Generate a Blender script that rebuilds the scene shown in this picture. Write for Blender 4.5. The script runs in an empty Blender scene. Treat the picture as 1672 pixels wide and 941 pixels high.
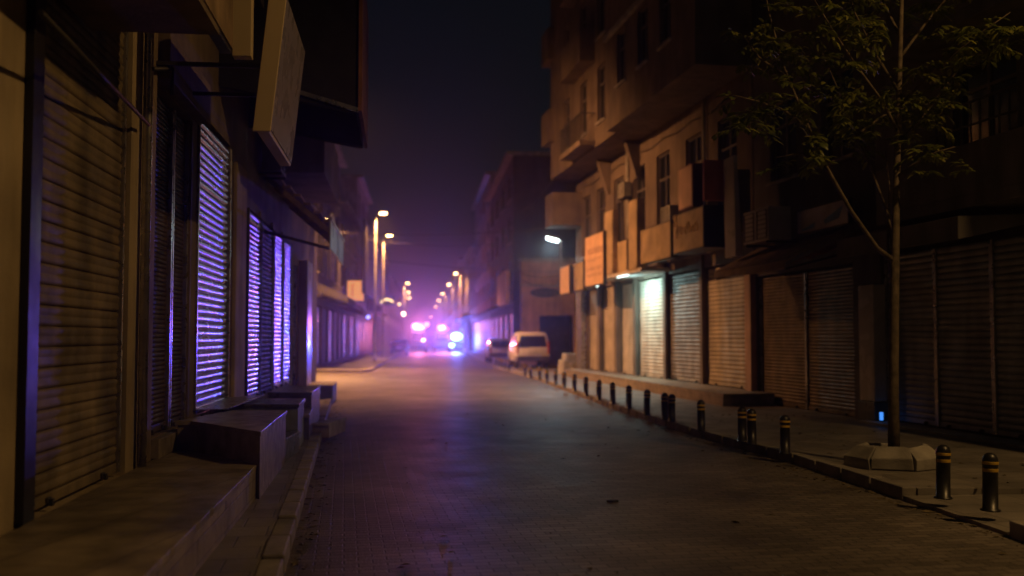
import bpy, bmesh, math, random
from mathutils import Vector, Matrix
R = math.radians
rnd = random.Random(7)
scene = bpy.context.scene
COL = scene.collection

# ------------------------------------------------------------------ camera
CAM_H, PITCH, FPX, CX, CY = 1.65, R(2.87), 1625.0, 836.0, 470.5
cam_d = bpy.data.cameras.new('camera')
cam = bpy.data.objects.new('camera', cam_d)
COL.objects.link(cam)
cam.location = (0, 0, CAM_H)
cam.rotation_euler = (R(90) + PITCH, 0, 0)
cam_d.sensor_width = 36.0
cam_d.lens = 36.0 * FPX / 1672.0
cam_d.clip_start, cam_d.clip_end = 0.05, 3000
cam_d.dof.use_dof = True
cam_d.dof.focus_distance = 10.0
cam_d.dof.aperture_fstop = 0.78
scene.camera = cam

# ------------------------------------------------------------------ world, moon, exposure
W = bpy.data.worlds.new('World'); scene.world = W; W.use_nodes = True
wn = W.node_tree
bg = wn.nodes['Background']
sky = wn.nodes.new('ShaderNodeTexSky')
sky.sky_type = 'NISHITA'; sky.sun_disc = False
sky.sun_elevation = R(12); sky.sun_rotation = R(200)
wn.links.new(sky.outputs['Color'], bg.inputs['Color'])
bg.inputs['Strength'].default_value = 0.0011
sun_d = bpy.data.lights.new('moon', 'SUN'); sun_d.energy = 0.0025; sun_d.angle = R(0.5); sun_d.color = (0.8, 0.86, 1)
sun = bpy.data.objects.new('moon', sun_d); COL.objects.link(sun)
sun.rotation_euler = (R(78), 0, R(-20))
vs = scene.view_settings
vs.view_transform = 'Standard'; vs.look = 'None'; vs.exposure = 0.0; vs.gamma = 1.0
scene.render.engine = 'CYCLES'
cy = scene.cycles
cy.use_denoising = True
try: cy.denoiser = 'OPENIMAGEDENOISE'
except Exception: pass
cy.max_bounces = 5; cy.diffuse_bounces = 3; cy.glossy_bounces = 3; cy.transmission_bounces = 4
cy.volume_bounces = 0; cy.transparent_max_bounces = 8
cy.caustics_reflective = False; cy.caustics_refractive = False
cy.sample_clamp_indirect = 2.0; cy.sample_clamp_direct = 0

SODIUM = (1.0, 0.42, 0.145)
COOL = (0.72, 0.95, 1.0)

# ------------------------------------------------------------------ helpers
def ray(px, py):
    u, v = (px - CX) / FPX, (CY - py) / FPX
    return Vector((u, math.cos(PITCH) - v * math.sin(PITCH), math.sin(PITCH) + v * math.cos(PITCH)))
def ground(px, py, z=0.0):
    d = ray(px, py); t = (z - CAM_H) / d.z
    return Vector((d.x * t, d.y * t, z))
def at(px, py, Y):
    d = ray(px, py); t = Y / d.y
    return Vector((d.x * t, Y, CAM_H + d.z * t))

class Frame:
    """a facade line X = c + k*Y; a runs along it (away), d towards the street"""
    def __init__(s, c, k, side):
        s.c, s.k, s.side = c, k, side
        n = math.hypot(k, 1)
        s.u = Vector((k / n, 1 / n, 0)); s.n = Vector((side * 1 / n, -side * k / n, 0))
        s.rot = math.atan2(s.u.y, s.u.x)
        s.o = Vector((c, 0, 0))
    def pt(s, a, d=0, z=0):
        return s.o + s.u * a + s.n * d + Vector((0, 0, z))
    def hit(s, px, py, d=0):
        r = ray(px, py); o = Vector((0, 0, CAM_H))
        den = r.dot(s.n)
        t = (s.o + s.n * d - o).dot(s.n) / den
        p = o + r * t
        return (p - s.o).dot(s.u), p.z
    def A(s, px, d=0, py=560):
        return s.hit(px, py, d)[0]
    def Z(s, px, py, d=0):
        return s.hit(px, py, d)[1]
    def aY(s, Y, d=0):      # along-distance of a given world Y
        return (Y - s.n.y * d) / s.u.y
LF = Frame(-2.475, -0.115, 1)
RF = Frame(9.91, -0.175, -1)
LX = Frame(-5.29, -0.09, 1)
RX = Frame(5.72, -0.09, -1)

class MB:
    def __init__(s, tf=None):
        s.v, s.f, s.m, s.sm = [], [], [], []
        s.tf = tf or (lambda x, y, z: (x, y, z))
    def add(s, pts): 
        i = len(s.v); s.v += [s.tf(*p) for p in pts]; return i
    def face(s, pts, m=0, sm=False):
        i = s.add(pts); s.f.append(tuple(range(i, i + len(pts)))); s.m.append(m); s.sm.append(sm)
    def box(s, x0, x1, y0, y1, z0, z1, m=0):
        i = s.add([(x0, y0, z0), (x1, y0, z0), (x1, y1, z0), (x0, y1, z0), (x0, y0, z1), (x1, y0, z1), (x1, y1, z1), (x0, y1, z1)])
        for q in ((0, 3, 2, 1), (4, 5, 6, 7), (0, 1, 5, 4), (1, 2, 6, 5), (2, 3, 7, 6), (3, 0, 4, 7)):
            s.f.append(tuple(i + k for k in q)); s.m.append(m); s.sm.append(False)
        return s
    def hexa(s, p8, m=0):
        i = s.add(p8)
        for q in ((0, 3, 2, 1), (4, 5, 6, 7), (0, 1, 5, 4), (1, 2, 6, 5), (2, 3, 7, 6), (3, 0, 4, 7)):
            s.f.append(tuple(i + k for k in q)); s.m.append(m); s.sm.append(False)
        return s
    def prism(s, poly, z0, z1, m=0):
        n = len(poly)
        i = s.add([(x, y, z0) for x, y in poly] + [(x, y, z1) for x, y in poly])
        s.f.append(tuple(i + k for k in reversed(range(n)))); s.m.append(m); s.sm.append(False)
        s.f.append(tuple(i + n + k for k in range(n))); s.m.append(m); s.sm.append(False)
        for k in range(n):
            j = (k + 1) % n
            s.f.append((i + k, i + j, i + n + j, i + n + k)); s.m.append(m); s.sm.append(False)
        return s
    def tube(s, pts, rad, seg=8, m=0):
        pts = [Vector(p) for p in pts]
        rads = rad if isinstance(rad, (list, tuple)) else [rad] * len(pts)
        rings = []
        for k, p in enumerate(pts):
            d = (pts[min(k + 1, len(pts) - 1)] - pts[max(k - 1, 0)]).normalized()
            up = Vector((0, 0, 1)) if abs(d.z) < 0.9 else Vector((1, 0, 0))
            e1 = d.cross(up).normalized(); e2 = d.cross(e1)
            rings.append(s.add([tuple(p + (e1 * math.cos(t) + e2 * math.sin(t)) * rads[k]) for t in (2 * math.pi * j / seg for j in range(seg))]))
        for a, b in zip(rings, rings[1:]):
            for j in range(seg):
                j2 = (j + 1) % seg
                s.f.append((a + j, a + j2, b + j2, b + j)); s.m.append(m); s.sm.append(True)
        for r_ in (rings[0], rings[-1]):
            s.f.append(tuple(r_ + j for j in range(seg))); s.m.append(m); s.sm.append(False)
        return s
    def lathe(s, prof, seg=20, c=(0, 0, 0), m=0, axis='z'):
        def P(r, h, t):
            x, y = r * math.cos(t), r * math.sin(t)
            return (c[0] + x, c[1] + y, c[2] + h) if axis == 'z' else (c[0] + h, c[1] + x, c[2] + y)
        rings = [s.add([P(r, h, 2 * math.pi * j / seg) for j in range(seg)]) for r, h in prof]
        for a, b in zip(rings, rings[1:]):
            for j in range(seg):
                j2 = (j + 1) % seg
                s.f.append((a + j, a + j2, b + j2, b + j)); s.m.append(m); s.sm.append(True)
        for r_ in (rings[0], rings[-1]):
            s.f.append(tuple(r_ + j for j in range(seg))); s.m.append(m); s.sm.append(False)
        return s
    def build(s, name, mats, parent=None, bev=0, loc=None, rz=None):
        me = bpy.data.meshes.new(name)
        me.from_pydata([tuple(v) for v in s.v], [], s.f)
        if not isinstance(mats, (list, tuple)): mats = [mats]
        for m in mats: me.materials.append(m)
        me.polygons.foreach_set('material_index', s.m)
        me.polygons.foreach_set('use_smooth', s.sm)
        bm = bmesh.new(); bm.from_mesh(me)
        bmesh.ops.recalc_face_normals(bm, faces=bm.faces)
        bm.to_mesh(me); bm.free()
        o = bpy.data.objects.new(name, me); COL.objects.link(o)
        if parent: o.parent = parent
        if loc is not None: o.location = loc
        if rz is not None: o.rotation_euler.z = rz
        if bev:
            b = o.modifiers.new('bevel', 'BEVEL'); b.width = bev; b.segments = 2; b.limit_method = 'ANGLE'; b.angle_limit = R(40)
        return o
def tag(o, label=None, cat=None, group=None, kind=None):
    if label: o['label'] = label
    if cat: o['category'] = cat
    if group: o['group'] = group
    if kind: o['kind'] = kind
    return o
def empty(name, loc, rz=0, label=None, cat=None, group=None):
    o = bpy.data.objects.new(name, None); COL.objects.link(o)
    o.location = loc; o.rotation_euler = (0, 0, rz); o.empty_display_size = 0.2
    return tag(o, label, cat, group)
def copy_tree(o, parent=None):
    c = o.copy(); COL.objects.link(c)
    if parent: c.parent = parent
    for ch in list(o.children): copy_tree(ch, c)
    return c
def lamp(kind, name, parent, loc, energy, color, radius=0.1, rot=None, cone=None, blend=0.5, size=None):
    d = bpy.data.lights.new(name, kind); d.energy = energy; d.color = color
    if kind in ('POINT', 'SPOT'): d.shadow_soft_size = radius
    if kind == 'SPOT': d.spot_size = cone; d.spot_blend = blend
    if kind == 'AREA':
        d.shape = 'RECTANGLE'; d.size, d.size_y = size
    o = bpy.data.objects.new(name, d); COL.objects.link(o)
    o.location = loc
    if parent: o.parent = parent
    if rot is not None: o.rotation_euler = rot
    return o
def aim(vec):
    return Vector(vec).to_track_quat('-Z', 'Y').to_euler()

# ------------------------------------------------------------------ materials
def M(name, col, rough=0.6, metal=0.0, var=0.3, vscale=2.5, bump=0.15, bscale=60, streak=0.0, spec=0.5,
      brick=None, wave=None, emit=None, rvar=0.12, big=0.0):
    m = bpy.data.materials.new(name); m.use_nodes = True
    nt = m.node_tree; N = nt.nodes; L = nt.links
    b = N['Principled BSDF']
    b.inputs['Metallic'].default_value = metal
    b.inputs['Specular IOR Level'].default_value = spec
    tc = N.new('ShaderNodeTexCoord')
    def noise(sc, det=5, mp=None):
        n = N.new('ShaderNodeTexNoise'); n.inputs['Scale'].default_value = sc; n.inputs['Detail'].default_value = det
        src = tc.outputs['Object']
        if mp:
            q = N.new('ShaderNodeMapping'); q.inputs['Scale'].default_value = mp; L.new(src, q.inputs[0]); src = q.outputs[0]
        L.new(src, n.inputs['Vector']); return n.outputs['Fac']
    def mrange(f, a, b_, lo=0.3, hi=0.7):
        r = N.new('ShaderNodeMapRange'); r.inputs[1].default_value = lo; r.inputs[2].default_value = hi
        r.inputs[3].default_value = a; r.inputs[4].default_value = b_; L.new(f, r.inputs[0]); return r.outputs[0]
    def mulc(c, f):
        x = N.new('ShaderNodeMix'); x.data_type = 'RGBA'; x.blend_type = 'MULTIPLY'; x.inputs[0].default_value = 1
        L.new(c, x.inputs[6]); L.new(f, x.inputs[7]); return x.outputs[2]
    base = N.new('ShaderNodeRGB'); base.outputs[0].default_value = (*col, 1)
    c = base.outputs[0]; bumpsrc = noise(bscale, 6)
    if brick:
        bt = N.new('ShaderNodeTexBrick')
        q = N.new('ShaderNodeMapping'); q.inputs['Rotation'].default_value = brick.get('rot', (0, 0, 0))
        L.new(tc.outputs['Object'], q.inputs[0]); L.new(q.outputs[0], bt.inputs['Vector'])
        v = brick.get('v', 0.2)
        bt.inputs['Color1'].default_value = (*[k * (1 - v) for k in col], 1)
        bt.inputs['Color2'].default_value = (*[min(1, k * (1 + v)) for k in col], 1)
        bt.inputs['Mortar'].default_value = (*[k * brick.get('mort', 0.35) for k in col], 1)
        bt.inputs['Scale'].default_value = 1
        bt.inputs['Brick Width'].default_value = brick['w']; bt.inputs['Row Height'].default_value = brick['h']
        bt.inputs['Mortar Size'].default_value = brick.get('ms', 0.012); bt.inputs['Mortar Smooth'].default_value = 0.4
        bt.offset = brick.get('off', 0.5)
        c = bt.outputs['Color']
        mm = N.new('ShaderNodeMath'); mm.operation = 'MULTIPLY_ADD'; mm.inputs[1].default_value = -brick.get('depth', 1.2)
        L.new(bt.outputs['Fac'], mm.inputs[0]); L.new(bumpsrc, mm.inputs[2]); bumpsrc = mm.outputs[0]
    if var: c = mulc(c, mrange(noise(vscale, 7), 1 - var, 1 + var))
    if big: c = mulc(c, mrange(noise(0.35, 4), 1 - big, 1 + big))
    if streak: c = mulc(c, mrange(noise(2, 6, (1.6, 1.6, 0.3)), 1 - streak, 1.05, 0.33, 0.62))
    L.new(c, b.inputs['Base Color'])
    if rvar: L.new(mrange(noise(vscale * 1.7, 5), max(0.04, rough - rvar), min(1, rough + rvar)), b.inputs['Roughness'])
    else: b.inputs['Roughness'].default_value = rough
    if bump:
        bp = N.new('ShaderNodeBump'); bp.inputs['Strength'].default_value = bump; bp.inputs['Distance'].default_value = 0.01
        L.new(bumpsrc, bp.inputs['Height'])
        last = bp.outputs[0]
        if wave:                                         # long dents (thin metal)
            b2 = N.new('ShaderNodeBump'); b2.inputs['Strength'].default_value = wave; b2.inputs['Distance'].default_value = 0.05
            L.new(noise(1.6, 2, (1, 1, 2.5)), b2.inputs['Height']); L.new(last, b2.inputs['Normal']); last = b2.outputs[0]
        L.new(last, b.inputs['Normal'])
    if emit:
        b.inputs['Emission Color'].default_value = (*emit[0], 1); b.inputs['Emission Strength'].default_value = emit[1]
    return m
def E(name, col, strength):
    m = bpy.data.materials.new(name); m.use_nodes = True
    b = m.node_tree.nodes['Principled BSDF']
    b.inputs['Base Color'].default_value = (0.6, 0.6, 0.6, 1)
    b.inputs['Emission Color'].default_value = (*col, 1); b.inputs['Emission Strength'].default_value = strength
    return m

m_road = M('paver_road', (0.115, 0.1, 0.085), 0.54, spec=0.28, var=0.35, vscale=0.9, bump=0.6, bscale=45, big=0.4, rvar=0.05,
           brick=dict(w=0.21, h=0.105, ms=0.008, v=0.24, mort=0.45, rot=(0, 0, R(-9.5)), depth=0.9))
m_pave = M('pavement_tile', (0.17, 0.155, 0.14), 0.55, var=0.3, vscale=1.6, bump=0.4, bscale=50, big=0.25,
           brick=dict(w=0.4, h=0.4, ms=0.008, v=0.12, mort=0.4, rot=(0, 0, R(-9.5)), depth=0.8))
m_kerb = M('kerb_stone', (0.21, 0.19, 0.165), 0.7, var=0.4, vscale=3, bump=0.5, bscale=30)
m_dirt = M('dirt', (0.08, 0.07, 0.06), 0.9, bump=0.5)
m_marble = M('speckled_marble', (0.2, 0.17, 0.135), 0.42, var=0.5, vscale=5, bump=0.25, bscale=60, big=0.25)
m_slab = M('stone_slab_top', (0.22, 0.185, 0.135), 0.5, var=0.45, vscale=3, bump=0.35, bscale=40, big=0.3,
           brick=dict(w=1.1, h=0.62, ms=0.007, v=0.12, mort=0.4, rot=(0, 0, R(-83.4)), depth=0.7))
m_tile = M('tiled_stone', (0.24, 0.2, 0.145), 0.5, var=0.35, vscale=4, bump=0.4, bscale=50,
           brick=dict(w=0.3, h=0.16, ms=0.006, v=0.12, mort=0.45, rot=(R(-90), 0, 0), off=0.5, depth=0.8))
m_conc = M('concrete', (0.32, 0.3, 0.27), 0.8, var=0.35, vscale=2.2, bump=0.5, bscale=35, streak=0.35)
m_greenconc = M('painted_concrete', (0.2, 0.24, 0.22), 0.6, var=0.3, vscale=3, bump=0.3, bscale=40, streak=0.2)
m_darkstone = M('dark_stone', (0.08, 0.085, 0.075), 0.35, var=0.4, vscale=5, bump=0.2)
def plaster(name, col, streak=0.3): return M(name, col, 0.85, var=0.28, vscale=1.3, bump=0.4, bscale=28, streak=streak, big=0.2)
m_plL1 = plaster('cream_plaster', (0.4, 0.32, 0.2))
m_plL2 = plaster('brown_plaster', (0.2, 0.15, 0.1))
m_plL3 = plaster('grey_plaster', (0.16, 0.14, 0.13))
m_plR3 = plaster('ochre_plaster', (0.15, 0.112, 0.082))
m_plR3b = plaster('tan_plaster', (0.15, 0.115, 0.09))
m_plR2 = plaster('dark_plaster', (0.11, 0.095, 0.09))
m_plR1 = plaster('stone_plaster', (0.17, 0.155, 0.15))
m_pale = plaster('pale_plaster', (0.36, 0.32, 0.28), 0.3)
m_redwall = plaster('rose_plaster', (0.5, 0.34, 0.28))
m_glass = M('window_glass', (0.012, 0.013, 0.016), 0.12, var=0, bump=0, rvar=0.05, spec=0.7)
m_frame = M('window_frame', (0.13, 0.11, 0.1), 0.5, var=0.2)
m_black = M('black_metal', (0.018, 0.018, 0.02), 0.42, metal=0.2, var=0.2, bump=0.08)
m_steel = M('steel', (0.42, 0.41, 0.4), 0.32, metal=0.9, var=0.25, vscale=6, bump=0.08, bscale=90)
m_iron = M('iron', (0.06, 0.055, 0.05), 0.6, metal=0.5, var=0.3)
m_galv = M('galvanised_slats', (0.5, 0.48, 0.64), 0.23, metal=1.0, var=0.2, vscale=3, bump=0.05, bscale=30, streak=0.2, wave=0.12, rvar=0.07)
m_farsl = M('dim_far_slats', (0.09, 0.075, 0.09), 0.45, metal=0.3, var=0.3, vscale=1, bump=0.1, streak=0.3)
m_galv2 = M('dull_grey_slats', (0.24, 0.23, 0.23), 0.6, metal=0.2, spec=.3, var=0.3, vscale=3, bump=0.15, bscale=30, streak=0.35, wave=0.3)
m_coolgrey = M('cool_grey_slats', (0.36, 0.38, 0.42), 0.5, metal=0.15, var=0.3, vscale=2, bump=0.15, bscale=30, streak=0.3, wave=0.25)
m_ivory = M('ivory_slats', (0.46, 0.41, 0.34), 0.65, metal=0.0, spec=.25, var=0.25, vscale=2, bump=0.12, bscale=40, streak=0.3, wave=0.25)
m_brownsl = M('brown_slats', (0.15, 0.112, 0.075), 0.5, metal=0.15, var=0.35, vscale=3, bump=0.15, bscale=40, streak=0.35, wave=0.35)
m_darksl = M('dark_brown_slats', (0.075, 0.052, 0.042), 0.62, metal=0.0, spec=0.12, var=0.3, vscale=3, bump=0.12, streak=0.3, wave=0.35)
m_goldsl = M('khaki_slats', (0.22, 0.175, 0.105), 0.7, metal=0.0, spec=0.1, var=0.35, vscale=2.2, bump=0.18, bscale=35, streak=0.4, wave=0.5)
m_white = M('white_panel', (0.6, 0.58, 0.57), 0.32, var=0.05, vscale=1.2, bump=0.03)
m_cream = M('cream_panel', (0.62, 0.5, 0.3), 0.5, var=0.1, vscale=1.2, bump=0.05)
m_signface = M('sign_face', (0.5, 0.46, 0.42), 0.35, var=0.2, vscale=1.5, bump=0.04)
m_signtan = M('tan_sign_face', (0.4, 0.3, 0.18), 0.45, var=0.35, vscale=2, bump=0.1)
m_signpink = M('rose_sign_face', (0.55, 0.36, 0.27), 0.5, var=0.2, vscale=2, bump=0.05)
m_signred = M('red_sign_face', (0.42, 0.09, 0.04), 0.5, var=0.25, vscale=2, bump=0.05)
m_signorange = M('apricot_sign_face', (0.7, 0.45, 0.28), 0.45, var=0.15, vscale=2, bump=0.05)
m_signviolet = M('grey_violet_sign_face', (0.27, 0.25, 0.3), 0.3, var=0.06, bump=0.02)
m_signdark = M('dark_sign_shaded_side', (0.02, 0.018, 0.02), 0.55, var=0.2, bump=0.05)  # sign box sides carry their shade in this colour; also used for dark signs
m_letter = M('sign_letters', (0.13, 0.09, 0.07), 0.5, var=0.1, bump=0)
m_letterlit = M('gold_letters', (0.75, 0.55, 0.25), 0.3, metal=0.7, var=0.1, bump=0)
m_canvas = M('awning_canvas', (0.3, 0.21, 0.12), 0.85, var=0.35, vscale=2.5, bump=0.3, bscale=25, streak=0.3)
m_rustcanvas = M('rust_canvas', (0.2, 0.085, 0.055), 0.85, var=0.4, vscale=2.5, bump=0.3, bscale=25)
m_blackcanvas = M('black_canvas', (0.012, 0.011, 0.011), 0.9, var=0.3, bump=0.3, bscale=25)
m_wood = M('old_wood', (0.27, 0.17, 0.085), 0.75, var=0.4, vscale=5, bump=0.4, bscale=30)
m_bark = M('bark', (0.095, 0.072, 0.048), 0.85, var=0.55, vscale=12, bump=0.7, bscale=50)
m_yellow = M('yellow_band', (0.5, 0.32, 0.04), 0.45, var=0.15, bump=0.03)
m_rubber = M('rubber', (0.02, 0.02, 0.02), 0.8, var=0.2)
m_wpaint = M('white_car_paint', (0.62, 0.58, 0.55), 0.28, var=0.08, bump=0, rvar=0.05)
m_spaint = M('silver_car_paint', (0.4, 0.36, 0.34), 0.3, metal=0.4, var=0.08, bump=0, rvar=0.05)
m_dpaint = M('dark_car_paint', (0.02, 0.02, 0.025), 0.25, var=0.08, bump=0, rvar=0.05)
m_bpaint = M('blue_car_paint', (0.05, 0.08, 0.3), 0.3, var=0.05, bump=0)
m_bumper = M('bumper_plastic', (0.05, 0.045, 0.045), 0.6, var=0.1, bump=0.05)
m_pillar = M('glossy_pale_panel', (0.5, 0.47, 0.45), 0.25, var=0.12, vscale=2, bump=0.03)
m_tail = M('tail_lamp', (0.3, 0.01, 0.01), 0.2, var=0.1, bump=0)
m_plate = M('number_plate', (0.5, 0.48, 0.45), 0.4, var=0.1, bump=0)
m_cable = M('cable', (0.05, 0.045, 0.045), 0.6, var=0, bump=0)

e_sod = E('sodium_glow', (1.0, 0.5, 0.18), 36)
e_led = E('led_glow', (0.75, 0.97, 1.0), 22)
e_blue = E('blue_beacon', (0.1, 0.25, 1.0), 24)
e_pink = E('magenta_beacon', (1.0, 0.26, 0.62), 6)
e_redlamp = E('red_beacon', (1.0, 0.12, 0.3), 4)
e_tube = E('tube_glow', (0.8, 1.0, 0.92), 5)
e_bluled = E('blue_led', (0.06, 0.3, 1.0), 1.1)
e_violet = E('violet_led', (0.25, 0.25, 1.0), 5)
e_ambersign = E('amber_sign', (1.0, 0.36, 0.08), 0.8)
e_yel = E('yellow_bulb', (1.0, 0.7, 0.25), 4)
e_warm = E('warm_bulb', (1.0, 0.55, 0.3), 14)

# ------------------------------------------------------------------ ground, road, pavements, haze
tag(MB().box(-125, 125, -55, 560, -0.3, -0.04).build('ground', m_dirt), kind='structure')
MBr = MB(); MBr.face([(-60, -40, 0), (60, -40, 0), (60, 480, 0), (-60, 480, 0)])
tag(MBr.build('road', m_road), kind='structure')
PAVE_H = 0.12
def strip(name, kerb, inner, kw=0.16):
    """pavement between the kerb polyline and the wall polyline, with its kerb as a second mesh"""
    k = [Vector((x, y, 0)) for x, y in kerb]; i = [Vector((x, y, 0)) for x, y in inner]
    cen = sum(i, Vector()) / len(i)
    k2 = []
    for n, p in enumerate(k):
        d = (k[min(n + 1, len(k) - 1)] - k[max(n - 1, 0)]).normalized()
        s = Vector((-d.y, d.x, 0))
        if s.dot(cen - p) < 0: s = -s
        k2.append(p + s * kw)
    poly = [(p.x, p.y) for p in k2] + [(p.x, p.y) for p in reversed(i)]
    tag(MB().prism(poly, -0.02, PAVE_H).build(name, m_pave), kind='structure')
    mb = MB()
    for a, b, a2, b2 in zip(k, k[1:], k2, k2[1:]):
        n = max(1, round((b - a).length / 0.75))
        for q in range(n):
            t0, t1 = q / n + 0.006, (q + 1) / n - 0.006
            j = rnd.uniform(-0.008, 0.008)
            P = [a.lerp(b, t0), a.lerp(b, t1), a2.lerp(b2, t1), a2.lerp(b2, t0)]
            mb.hexa([(p.x, p.y, -0.03) for p in P] + [(p.x, p.y, PAVE_H + 0.012 + j) for p in P])
    tag(mb.build('kerb', m_kerb, bev=0.015), kind='structure')
kl = lambda Y: -1.597 - 0.163 * (Y - 7.09)
lw = lambda Y: -2.475 - 0.115 * Y
strip('pavement', [(kl(Y), Y) for Y in (-8, 0, 7, 14, 21, 29.6)], [(lw(Y) - 0.5, Y) for Y in (-8, 0, 7, 14, 21, 29.6)])
rw = lambda Y: 9.91 - 0.175 * Y
rk = [(4.6, -8), (4.3, 3), (4.13, 8.4)]
strip('pavement', rk, [(rw(Y) + 0.5, Y) for Y in (-8, 3, 8.45)])
rk2 = [(3.97, 10.2), (3.69, 13.2), (3.13, 16.4), (2.34, 23.1), (1.7, 30.5), (1.04, 38.3), (-0.3, 50), (-1.6, 60), (-3.2, 81), (-5.9, 115), (-9.0, 150), (-18, 260)]
strip('pavement', rk2, [(rw(10.2) + .5, 10.2), (rw(13.2) + 0.5, 13.2), (rw(16.4) + .5, 16.4), (rw(23.1) + .5, 23.1), (rw(30.5) + .5, 30.5), (rw(38.3) + .5, 38.3), (8, 50), (8, 60), (4, 81), (0, 115), (-4, 150), (-13, 260)])
# lowered crossing between the two (dropped kerb by the tree)
mb = MB(); mb.hexa([(4.13, 8.4, -.02), (9, 8.4, -.02), (9, 10.2, -.02), (3.97, 10.2, -.02), (4.13, 8.4, .03), (9, 8.4, PAVE_H - .004), (9, 10.2, PAVE_H - .004), (3.97, 10.2, .05)])
tag(mb.build('pavement', m_pave), kind='structure')
strip('pavement', [(-20, 47.5), (-7.2, 47.5), (-6.9, 49), (-8.0, 62), (-9.7, 81), (-12.6, 115), (-15.6, 150), (-25, 260)],
      [(-20, 48.5), (-10.5, 48.8), (-10.6, 52), (-11.9, 62), (-13.6, 81), (-16.8, 115), (-20, 150), (-29.5, 260)])

hz = bpy.data.materials.new('haze_air'); hz.use_nodes = True
hn = hz.node_tree
hn.nodes.remove(hn.nodes['Principled BSDF'])
pv = hn.nodes.new('ShaderNodeVolumePrincipled')
pv.inputs['Color'].default_value = (0.86, 0.84, 0.9, 1); pv.inputs['Density'].default_value = 0.002; pv.inputs['Anisotropy'].default_value = 0.9
hn.links.new(pv.outputs[0], hn.nodes['Material Output'].inputs['Volume'])
tag(MB().box(-135, 135, -60, 570, -1.3, 26).build('haze', hz), kind='stuff')

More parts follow.
